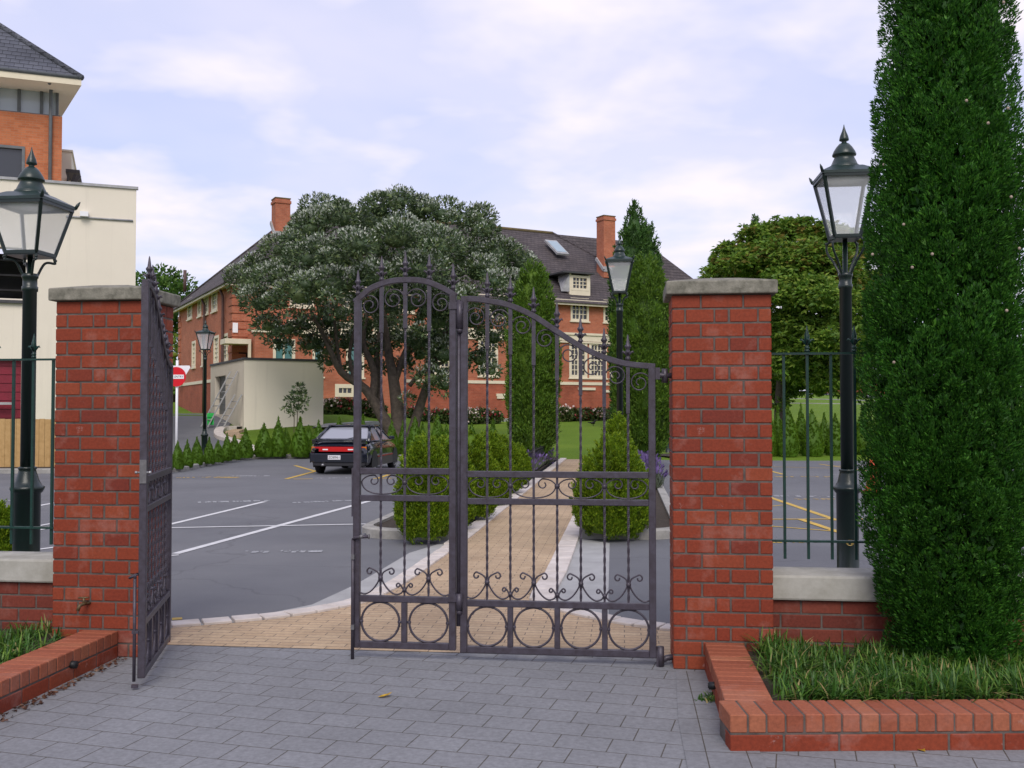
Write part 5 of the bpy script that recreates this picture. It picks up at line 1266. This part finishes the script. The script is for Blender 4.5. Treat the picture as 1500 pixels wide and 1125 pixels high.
# ladders against the garage
def ladder(label, y0, w, foot, zt, zf, sect):
    L = thing('ladder', label, 'ladder', GB.loc(), GB.rz, group='aluminium ladders against the garage')
    a0 = Vector((-foot, y0, zf)); a1 = Vector((-.05, y0-.25, zt)); dy = Vector((-w*.35,w*.95,0)); up_ = (a1-a0)
    for k in (0,1): m = MB(); m.bar(a0+dy*k, a1+dy*k, .09, .05); m.build('stile', M['alu'], L)
    n = int(up_.length/.3)
    for i in range(1, n): p = a0+up_*(i/n); m = MB(); m.tube([p,p+dy], .022, 6); m.build('rung', M['alu'], L)
    return L
ladder('tall aluminium ladder leaning on the garage, nearer its roller door', 1.15, .50, 1.15, 3.15, .92, 1)
ladder('short aluminium ladder leaning on the garage near its front corner', .38, .48, .75, 2.2, .82, 0)
p = GB.world(-1.02, 1.28, 1.0); sh = MB(); sh.box(-.17,.17,-.02,.02,0,.46); sh.box(-.15,.15,-.05,-.02,.30,.44)
tag(sh.build('plastic_sheet', M['greenrag'], None, p, GB.rz-1.0, bevel=.01), 'bright green plastic sheet propped against the foot of the tall ladder', 'sheet')

# ---- modern cream building with a brick upper storey
MBd = Frame(-12.9, 34, .932, .363)
mod = thing('modern_building', 'tall modern building with a cream podium and an orange brick upper storey under grey tiles', 'building', MBd.loc(), MBd.rz)
top = MBd.hit(196, 277.5)[2]
ho = [(-16.5, MBd.hit(38,400)[0], MBd.hit(10,437)[2], MBd.hit(10,362)[2]), (-16.5, MBd.hit(31,560)[0], -.1, MBd.hit(10,527)[2])]
m = MB(); holed(m, front(0), -17, 0, -.3, top, ho, .5); m.quad((0,0,-.3),(0,12,-.3),(0,12,top),(0,0,top)); m.quad((-17,0,top),(0,0,top),(0,12,top),(-17,12,top)); m.build('podium', M['render'], mod)
m = MB(); m.box(-17,.06,-.06,.12,top+.003,top+.09); m.build('flashing', M['lead'], mod)
h = ho[0]; m = MB(); mbox(m, front(0), h[0], h[1], h[2], h[3], 1.6, 1.7)
k = 0; 
while h[2]+.3+k*.5 < h[3]: mbox(m, front(0), h[0], h[1], h[2]+.3+k*.5, h[2]+.36+k*.5, .5, .9); k += 1
m.build('undercroft', M['darkin'], mod)
m = MB(); mbox(m, front(0), h[0], h[1]+.0, h[2]-.16, h[2]-.06, -.12, -.002); m.build('ledge', M['dkmetal'], mod)
h = ho[1]; m = MB(); z = h[2]
while z < h[3]: mbox(m, front(0), h[0], h[1], z, min(z+.26,h[3]), .2, .3); mbox(m, front(0), h[0], h[1], z+.26, z+.285, .235, .3); z += .285
m.build('roller_door', M['redpanel'], mod)
a = MBd.hit(97,317,'y',-.03); b = MBd.hit(195,321,'y',-.03); m = MB(); m.tube([a,(b[0],b[1],a[2])], .035, 6); m.build('conduit', M['lead'], mod)
a = MBd.hit(123.5,314,'y',-.1); m = MB(); m.box(a[0]-.13,a[0]+.13,-.22,-.002,a[2]-.08,a[2]+.08); m.build('floodlight', M['signwhite'], mod)
a = MBd.hit(3,591,'y',-.1); m = MB(); m.box(a[0]-.3,a[0]+.3,-.2,-.002,a[2]-.04,a[2]+.04); m.build('bracket', M['lead'], mod)
Y0 = 3.0; ec = MBd.hit(119.5, 114, 'y', Y0-1.0); zf = ec[2]; x1 = MBd.hit(91, 200, 'y', Y0)[0]; zs_ = MBd.hit(86, 170.5, 'y', Y0)[2]; ze = MBd.hit(86, 121, 'y', Y0)[2]
lw = (-17, MBd.hit(36,230,'y',Y0)[0], MBd.hit(18,262,'y',Y0)[2]-.3, MBd.hit(18,214,'y',Y0)[2])
m = MB(); holed(m, front(Y0), -17.5, x1, top-.1, zs_, [lw], .2); m.quad((x1,Y0,top-.1),(x1-2.2,14,top-.1),(x1-2.2,14,zs_),(x1,Y0,zs_)); m.quad((-17.5,Y0,zs_),(x1,Y0,zs_),(x1-2.2,14,zs_),(-17.5,14,zs_)); tw = m.build('tower_wall', M['towerbrick'], mod)
window(tw, front(Y0), lw, 4, 1, 'wglass', .08, frame='steel', sill=False)
gx = MBd.hit(84.5,150,'y',Y0+.25)[0]
m = MB(); m.prism([(-17,Y0+.3),(gx,Y0+.3),(gx-2.2,13),(-17,13)],zs_+.08,ze+.6); m.build('glazing', M['paleglass'], mod)
for px in (-35,-5,28,61,84):
    a = MBd.hit(px,150,'y',Y0+.25); m = MB(); m.box(a[0]-.05,a[0]+.05,Y0+.2,Y0+.296,zs_+.08,ze+.3); m.build('mullion', M['steel'], mod)
m = MB(); m.box(-17,gx+.1,Y0+.18,Y0+.295,zs_+.0,zs_+.08); m.box(-17,gx+.1,Y0+.18,Y0+.295,ze-.16,ze); m.build('window_rail', M['steel'], mod)
pm_ = MBd.hit(74,200,'y',Y0-.1); m = MB(); m.tube([(pm_[0],Y0-.1,top),(pm_[0],Y0-.1,zs_),(pm_[0],Y0-.1,ze+.2),(pm_[0],Y0-.9,zf-.3)], .06, 8); m.build('drainpipe', M['steel'], mod)
SH = -.20
bx_ = lambda y: ec[0]+SH*(y-(Y0-1))                       # the flank of this storey turns away from the street front
m = MB(); V4 = [(-18,Y0-1),(ec[0],Y0-1),(bx_(15),15),(-18,15)]
m.prism(V4, zf-.28, zf); m.build('fascia', M['cream'], mod)
m = MB(); m.quad(*[(x*1.0-(.03 if i in (1,2) else 0),y+(.03 if i < 2 else -.03),zf-.284) for i,(x,y) in enumerate(V4)]); m.build('soffit', M['render'], mod)
tgt = MBd.hit(60, 75, 'y', Y0-1.0+3.3); pitch = None
hx_ = (ec[0]-3.3, Y0-1+3.3); 
# pitch chosen so the hip line passes through the skyline seen in the photograph
Wp = Vector(MBd.world(hx_[0], hx_[1], 0)); dd_ = (Wp-CO).dot(fh); lat = (Wp-CO).dot(rt); pxh = 750+F*lat/dd_
ysk = 112+(pxh-119.5)*.625; zh = CAM_Z+(603-ysk)*dd_/F; pitch = (zh-zf)/3.3
m = MB(); E = [(-22,Y0-1,zf),(ec[0],Y0-1,zf),(bx_(Y0+14),Y0+14,zf),(-22,Y0+14,zf)]; hh = 7.5; rz_ = zf+hh*pitch
m.add(E+[(-22,Y0-1+hh,rz_),(ec[0]-hh,Y0-1+hh,rz_)], [(0,1,5,4),(1,2,5),(2,3,4,5)])
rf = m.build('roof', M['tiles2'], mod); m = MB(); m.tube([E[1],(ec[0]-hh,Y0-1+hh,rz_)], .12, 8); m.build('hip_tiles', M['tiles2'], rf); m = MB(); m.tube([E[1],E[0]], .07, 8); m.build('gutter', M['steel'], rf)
a = MBd.hit(92,250,'y',7); b = MBd.hit(105,223,'y',7); m = MB(); m.box(x1-1.2,b[0],7,11,top-.5,b[2]); m.box(x1-1.2,b[0]+.05,6.95,11,b[2]+.003,b[2]+.08); m.build('stair_housing', M['render'], mod)
a = MBd.hit(117,249,'y',5.5); m = MB(); m.box(x1+.003,a[0],5.5,8.5,a[2]-.12,a[2])
k = 0
while x1+.1+k*.25 < a[0]: m.bar((x1+.1+k*.25,5.6,a[2]-.16),(x1+.0+k*.1,5.6,a[2]-1.0+k*.2),.06,.1); k += 1
m.bar((a[0],5.55,a[2]-.2),(x1,5.55,a[2]-1.0),.08,.12); m.build('balcony_canopy', M['dkmetal'], mod)
# timber boundary fence
fa = at(-330, 603, 25.4); fb = at(150, 603, 25.9); L = math.hypot(fb.x-fa.x, fb.y-fa.y); rzf = math.atan2(fb.y-fa.y, fb.x-fa.x)
wf = thing('timber_fence', 'pale vertical board fence below the cream building', 'fence', (fa.x,fa.y,0), rzf)
m = MB(); x = 0; random.seed(4)
while x < L: m.box(x, x+.135, random.uniform(-.004,.004), .02, .08, 1.335+random.uniform(-.006,.006)); x += .143
m.build('boards', M['wood'], wf)
MB().box(0,L,.021,.07,.3,.4).box(0,L,.021,.07,1.05,1.15).build('rails', M['wood'], wf)
MB().box(0,L,-.05,.12,-.02,.078).build('base_plinth', M['cope'], wf)

# ---- drive up to the garage, curved edging, distant road and wall
rows = [(607,258,333),(611,235,338),(616,228,341),(622,225,338),(628,222,332),(634,220,322),(640,215,321),(646,212,328),(653,208,345),(660,206,352),(667,204,352)]
m = MB(); m.smooth = True; NC = 10; V = []
for y, a, b in rows:
    for i in range(NC+1): p = on_terrain(a+(b-a)*i/NC, y); V.append((p.x,p.y,terrain(p.x,p.y)+.035))
m.add(V, [(j*(NC+1)+i,(j+1)*(NC+1)+i,(j+1)*(NC+1)+i+1,j*(NC+1)+i+1) for j in range(len(rows)-1) for i in range(NC)]); structure('driveway', m, M['asphalt'])
def strip(name, pts, w, h, mat, n=5):
    P = smoothpath([on_terrain(*p) for p in pts], n); V = []; Fs = []
    for i, p in enumerate(P):
        d = (P[min(i+1,len(P)-1)]-P[max(i-1,0)]); d.z = 0; d.normalize(); nn = Vector((-d.y,d.x,0))*w/2; z = terrain(p.x,p.y)
        V += [(p.x-nn.x,p.y-nn.y,z-.1),(p.x-nn.x,p.y-nn.y,z+h),(p.x+nn.x,p.y+nn.y,z+h),(p.x+nn.x,p.y+nn.y,z-.1)]
    for i in range(len(P)-1):
        for k in range(3): Fs.append((i*4+k,i*4+k+1,i*4+5+k,i*4+4+k))
    return structure(name, MB().add(V, Fs), mat)
strip('garden_edging', [(352,630),(338,629),(325,631),(320,637),(324,643),(338,648),(355,654),(371,661),(374,668)], .34, .14, M['sett'])
strip('garden_edging', [(350,632.5),(340,636),(345,641),(357,640)], .5, .10, M['path'])
strip('distant_road', [(1090,578),(1150,576.5),(1200,576.8),(1250,580),(1330,586)], 3.2, .06, M['asphalt'])
strip('distant_path', [(1120,585),(1180,584.5),(1250,586.5),(1330,590)], .8, .05, M['concrete'])
strip('distant_path', [(1120,592),(1180,591),(1250,592),(1330,594)], .5, .05, M['concrete'])
strip('distant_path', [(472,628),(490,623),(520,621),(560,620)], .8, .06, M['concrete'])
strip('distant_path', [(705,617.5),(730,616),(745,615.5)], 2.2, .1, M['concrete'])
a, b = at(1195,578,100), at(1420,578,92); m = MB(); m.bar((a.x,a.y,3.4),(b.x,b.y,3.4),.4,2.4)
dw = tag(m.build('brick_wall', M['wallplinth'], None), 'distant low red brick wall beyond the road, glimpsed between the railing pickets', 'wall')

# ------------------------------------------------------------------ car park furniture
def lettering(txt, parent, size, loc, rot, mat, ext=.001, name='lettering'):
    c = bpy.data.curves.new(name, 'FONT'); c.body = txt; c.size = size; c.align_x = 'CENTER'; c.align_y = 'CENTER'; c.extrude = ext
    o = bpy.data.objects.new(name, c); link(o)
    bpy.context.view_layer.update(); me = bpy.data.meshes.new_from_object(o.evaluated_get(bpy.context.evaluated_depsgraph_get())); bpy.data.objects.remove(o); me.name = name
    me.materials.clear(); me.materials.append(mat)
    o = link(bpy.data.objects.new(name, me)); o.parent = parent; o.location = loc; o.rotation_euler = rot; return o
sp = at(259, 603, 25.3); sg = thing('road_sign', 'round red no entry sign over a white triangle on a white pole', 'road sign', (sp.x,sp.y,.05), YAW*.6)
zc = CAM_Z-(552-603)*25.3/F-.05
MB().tube([(0,0,0),(0,0,zc+.42)], .032, 10).build('pole', M['signwhite'], sg)
def disc(r, y0, y1, n=32): return MB().add([(r*math.cos(2*PI*k/n),y0,zc+r*math.sin(2*PI*k/n)) for k in range(n)]+[(r*math.cos(2*PI*k/n),y1,zc+r*math.sin(2*PI*k/n)) for k in range(n)], [tuple(range(n)),tuple(range(2*n-1,n-1,-1))]+[(i,n+i,n+(i+1)%n,(i+1)%n) for i in range(n)])
disc(.25,-.06,-.05).build('disc', M['signred'], sg)
MB().box(-.20,.20,-.066,-.061,zc-.052,zc+.052).build('bar', M['signwhite'], sg)
lettering('NO ENTRY', sg, .075, (0,-.0672,zc), (PI/2,0,0), M['signblack'])
m = MB(); t0 = zc+.285; T = [(-.33,t0-.05),(-.30,t0),(.33,t0),(.355,t0-.05),(.05,t0-.56),(-.02,t0-.56)]
m.add([(x+.0,-.04,z) for x,z in T]+[(x,-.034,z) for x,z in T], [tuple(range(6)),tuple(range(11,5,-1))]+[(i,6+i,6+(i+1)%6,(i+1)%6) for i in range(6)]); m.build('triangle', M['signwhite'], sg)
# traffic cone
p = ground(1279, 722); cn = thing('traffic_cone', 'orange traffic cone half hidden behind the tall cypress', 'cone', (p.x,p.y,0))
MB().box(-.2,.2,-.2,.2,0,.035).build('base', M['orange'], cn, bevel=.01); MB().lathe([(.15,.035),(.14,.06),(.045,.66),(.035,.68)], n=20).build('body', M['orange'], cn)
# low iron railing round the lavender
lr = thing('bed_railing', 'low black iron hoop railing edging the lavender below the slim pencil cypress', 'railing', (-2.13,21.0,.1))
def run(a, b, n):
    a = Vector(a); b = Vector(b); m = MB(); m.bar(a+Vector((0,0,.50)), b+Vector((0,0,.50)), .03, .03); m.bar(a+Vector((0,0,.12)), b+Vector((0,0,.12)), .025, .02); m.build('rail', M['railblack'], lr)
    for i in range(n+1):
        p = a+(b-a)*(i/n); m = MB(); m.box(p.x-.01,p.x+.01,p.y-.01,p.y+.01,-.05,.56 if i % 4 == 0 else .5); m.build('picket', M['railblack'], lr)
run((0,0,0),(0,8.0,0),28); run((-.95,0,0),(0,0,0),8)
m = MB(); m.tube([(0,-.0,.56),(0,.0,.62),(0,.06,.66),(0,.12,.62)], .014, 6); m.tube([(0,8,.56),(0,8,.66),(0,7.9,.70),(0,7.8,.64)], .014, 6); m.build('scroll', M['railblack'], lr)
# blackbird on the lawn
p = on_terrain(868.5, 624); bd = thing('blackbird', 'small black bird standing on the lawn', 'bird', (p.x,p.y,terrain(p.x,p.y)), .6)
m = MB(); m.ball((0,0,.16), .085, 12, 8, (1.7,.8,.85)); m.ball((.14,0,.27), .055, 10, 7); m.tube([(.06,0,.2),(.13,0,.26)], [.06,.04], 8); m.tube([(.18,0,.27),(.24,0,.26)], [.014,.003], 6); m.tube([(-.12,0,.17),(-.3,0,.19)], [.035,.02], 6); m.tube([(.02,.03,.1),(.03,.03,0)], .008, 5); m.tube([(.02,-.03,.1),(.03,-.03,0)], .008, 5)
m.build('body', M['bird'], bd)

# ------------------------------------------------------------------ parked car
p = ground(495.5, 695.5); car = thing('parked_car', 'black hatchback parked with its rear to the gate, red light bar across its tail', 'car', (p.x,p.y,0), math.radians(.5)); car.scale = (.865,.865,.885)
St = [(-.02,.70,.40,.52,.60,.70,.74),(.02,.79,.33,.50,.62,.74,.80),(.12,.825,.25,.5,.64,.82,.875),(.45,.845,.2,.5,.66,.875,.905),(1.0,.85,.18,.48,.66,.89,.91),(1.8,.85,.18,.48,.66,.89,.91),(2.6,.85,.18,.48,.66,.87,.90),(3.05,.845,.18,.48,.64,.84,.885),(3.6,.83,.2,.48,.6,.75,.80),(4.0,.79,.22,.44,.55,.65,.70),(4.2,.70,.26,.42,.5,.56,.60),(4.27,.6,.34,.42,.46,.5,.52)]
b = MB(); b.smooth = True; rings = []
for (y,w,zb_,z1,z2,zt_,zc_) in St:
    half = [(w*.0,zb_),(w*.6,zb_),(w*.9,zb_+.02),(w*.975,zb_+.10),(w,z1),(w*.995,z2),(w*.955,zt_-.03),(w*.90,zt_),(w*.6,zc_+.005),(0,zc_+.012)]
    rings.append([(x,y,z) for x,z in half]+[(-x,y,z) for x,z in half[-2:0:-1]])
n = len(rings[0]); V = [v for r in rings for v in r]; Fs = [(i*n+j,i*n+(j+1)%n,(i+1)*n+(j+1)%n,(i+1)*n+j) for i in range(len(rings)-1) for j in range(n)]
b.add(V, Fs+[tuple(range(n)), tuple(range(len(V)-1,len(V)-n-1,-1))]); b.build('body', M['car'], car)
B0 = [(-.77,.38,.895),(.77,.38,.895),(.77,3.05,.885),(-.77,3.05,.885)]; T0 = [(-.56,1.22,1.30),(.56,1.22,1.30),(.57,2.12,1.31),(-.57,2.12,1.31)]
g = MB(); g.smooth = False
for i in range(4): g.quad(B0[i],B0[(i+1)%4],T0[(i+1)%4],T0[i])
g.build('windows', M['carglass'], car)
rfm = MB(); rfm.smooth = True; gr = []
for j in range(7):
    y = 1.12+1.1*j/6
    for i in range(9):
        x = -.60+1.2*i/8; e = (x/.6)**2; f = ((y-1.67)/.55)**2; gr.append((x,y,1.36-.055*e-.03*f))
rfm.add(gr, [(j*9+i,j*9+i+1,(j+1)*9+i+1,(j+1)*9+i) for j in range(6) for i in range(8)]); rfm.build('roof', M['car'], car)
pm = MB()
for sx in (-1,1):
    pm.tube([(sx*.78,.36,.89),(sx*.70,.75,1.09),(sx*.58,1.2,1.31)], [.055,.05,.045], 6); pm.tube([(sx*.78,3.08,.88),(sx*.58,2.15,1.31)], .032, 6); pm.tube([(sx*.585,1.15,1.31),(sx*.59,2.2,1.31)], .04, 6); pm.tube([(sx*.785,1.9,.89),(sx*.585,1.75,1.31)], .035, 6); pm.tube([(sx*.79,.35,.9),(sx*.79,3.1,.88)], .025, 6)
    pm.add([(sx*.775,.5,.90),(sx*.772,1.15,.90),(sx*.66,1.15,1.13),(sx*.58,1.22,1.302)],[(0,1,2,3)])
pm.tube([(-.57,1.2,1.315),(.57,1.2,1.315)], .04, 6); pm.tube([(-.77,.36,.9),(.77,.36,.9)], .03, 6); pm.build('pillars', M['car'], car)
s_ = MB(); s_.add([(-.78,.02,.925),(.78,.02,.925),(.76,.26,.96),(-.76,.26,.96),(-.78,.02,.955),(.78,.02,.955),(.76,.26,.985),(-.76,.26,.985)],[(3,2,1,0),(4,5,6,7),(0,1,5,4),(1,2,6,5),(2,3,7,6),(3,0,4,7)])
for sx in (-.72,.72): s_.box(sx-.05,sx+.05,.05,.24,.83,.93)
s_.build('spoiler', M['car'], car, bevel=.008)
def curvebar(z0, z1, x0, x1, off, n=10):
    m = MB(); V = []
    for i in range(n+1):
        x = x0+(x1-x0)*i/n; y = off+.10*(abs(x)/.79)**4
        V += [(x,y,z0),(x,y,z1),(x,y+.1,z1),(x,y+.1,z0)]
    m.add(V, [(i*4+k,i*4+(k+1)%4,i*4+4+(k+1)%4,i*4+4+k) for i in range(n) for k in range(4)]+[(0,1,2,3),tuple(n*4+k for k in (3,2,1,0))]); return m
curvebar(.635,.765,-.68,.68,-.045).build('tail_light', M['taillens'], car)
for s in (-1,1): curvebar(.635,.765,s*.785,s*.683,-.045,4).build('indicator', M['amber'], car)
for s in (-.36,.36): MB().box(s-.075,s+.075,-.052,-.044,.675,.705).build('reversing_light', M['signwhite'], car)
curvebar(.34,.58,-.82,.82,-.09,14).build('bumper', M['car'], car, bevel=.015)
curvebar(.25,.335,-.74,.74,-.05,10).build('valance', M['cartrim'], car)
MB().box(-.27,.09,-.108,-.091,.415,.535).build('number_plate', M['plate'], car, bevel=.004)
lettering('ZD8961', car, .098, (-.09,-.1092,.475), (PI/2,0,0), M['signblack'])
MB().tube([(-.42,-.12,.27),(-.42,.2,.27)], .035, 10).build('exhaust', M['bare'], car)
for sx in (-1,1):
    for y in (.78,3.42):
        w = MB(); pr = [(.20,-.09),(.27,-.095),(.295,-.08),(.30,-.03),(.30,.03),(.295,.08),(.27,.095),(.20,.09)]
        vs = []; fs = []; k = 24
        for (r_, o_) in pr:
            for j in range(k): a = 2*PI*j/k; vs.append((sx*(.745)+o_*sx, y+r_*math.cos(a), .30+r_*math.sin(a)))
        for i in range(len(pr)-1):
            for j in range(k): fs.append((i*k+j,i*k+(j+1)%k,(i+1)*k+(j+1)%k,(i+1)*k+j))
        w.smooth = True; w.add(vs, fs); wh = w.build('wheel', M['rubber'], car)
        h = MB(); k = 20; c_ = (sx*.825, y, .30); h.add([(c_[0],y+.2*math.cos(2*PI*j/k),.30+.2*math.sin(2*PI*j/k)) for j in range(k)], [tuple(range(k))])
        h.build('hub', M['rubber'], wh); h = MB()
        for j in range(5): a = 2*PI*j/5; h.bar((sx*.835,y,.30),(sx*.835,y+.19*math.cos(a),.30+.19*math.sin(a)),.05,.02,(1,0,0))
        h.tube([(sx*.832,y+.2*math.cos(2*PI*j/24),.30+.2*math.sin(2*PI*j/24)) for j in range(24)], .014, 6, closed=True); h.build('rim', M['wheelsilver'], wh)
        ar = MB(); k = 14; ar.add([(sx*.853,y+.345*math.cos(PI*j/k-.12*0),.30+.345*math.sin(PI*j/k)) for j in range(k+1)]+[(sx*.853,y-.345,.18),(sx*.853,y+.345,.18)], [tuple(range(k+3))]); ar.build('wheel_arch', M['cartrim'], car)
    m = MB(); m.box(sx*.86-.06,sx*.86+.10*sx+.02,2.72,2.80,.90,1.0); m.build('mirror', M['car'], car, bevel=.02)
    m = MB(); m.box(sx*.853-.004,sx*.853+.004,1.15,3.05,.20,.44); m.build('lower_panel', M['cargrey'], car); m = MB(); m.box(sx*.858-.004,sx*.858+.004,1.15,3.05,.445,.475); m.build('side_stripe', M['redstripe'], car)
    for yy in (1.15, 2.05): m = MB(); m.box(sx*.845-.012,sx*.845+.012,yy+.12,yy+.30,.77,.80); m.build('handle', M['cartrim'], car)
m = MB(); m.box(-.66,.66,-.034,-.026,.785,.79); m.box(-.66,-.655,-.03,.02,.785,.90); m.box(.655,.66,-.03,.02,.785,.90); m.build('boot_seam', M['cartrim'], car)
m = MB(); m.tube([(0.0,.37,.915),(.02,.42,.945),(.42,.62,1.03)], .011, 6); m.build('rear_wiper', M['cartrim'], car)
m = MB(); m.box(-.35,-.05,.62,.7,.92,1.0); m.box(.1,.4,.62,.7,.92,1.0); m.build('parcel_shelf', M['cartrim'], car)
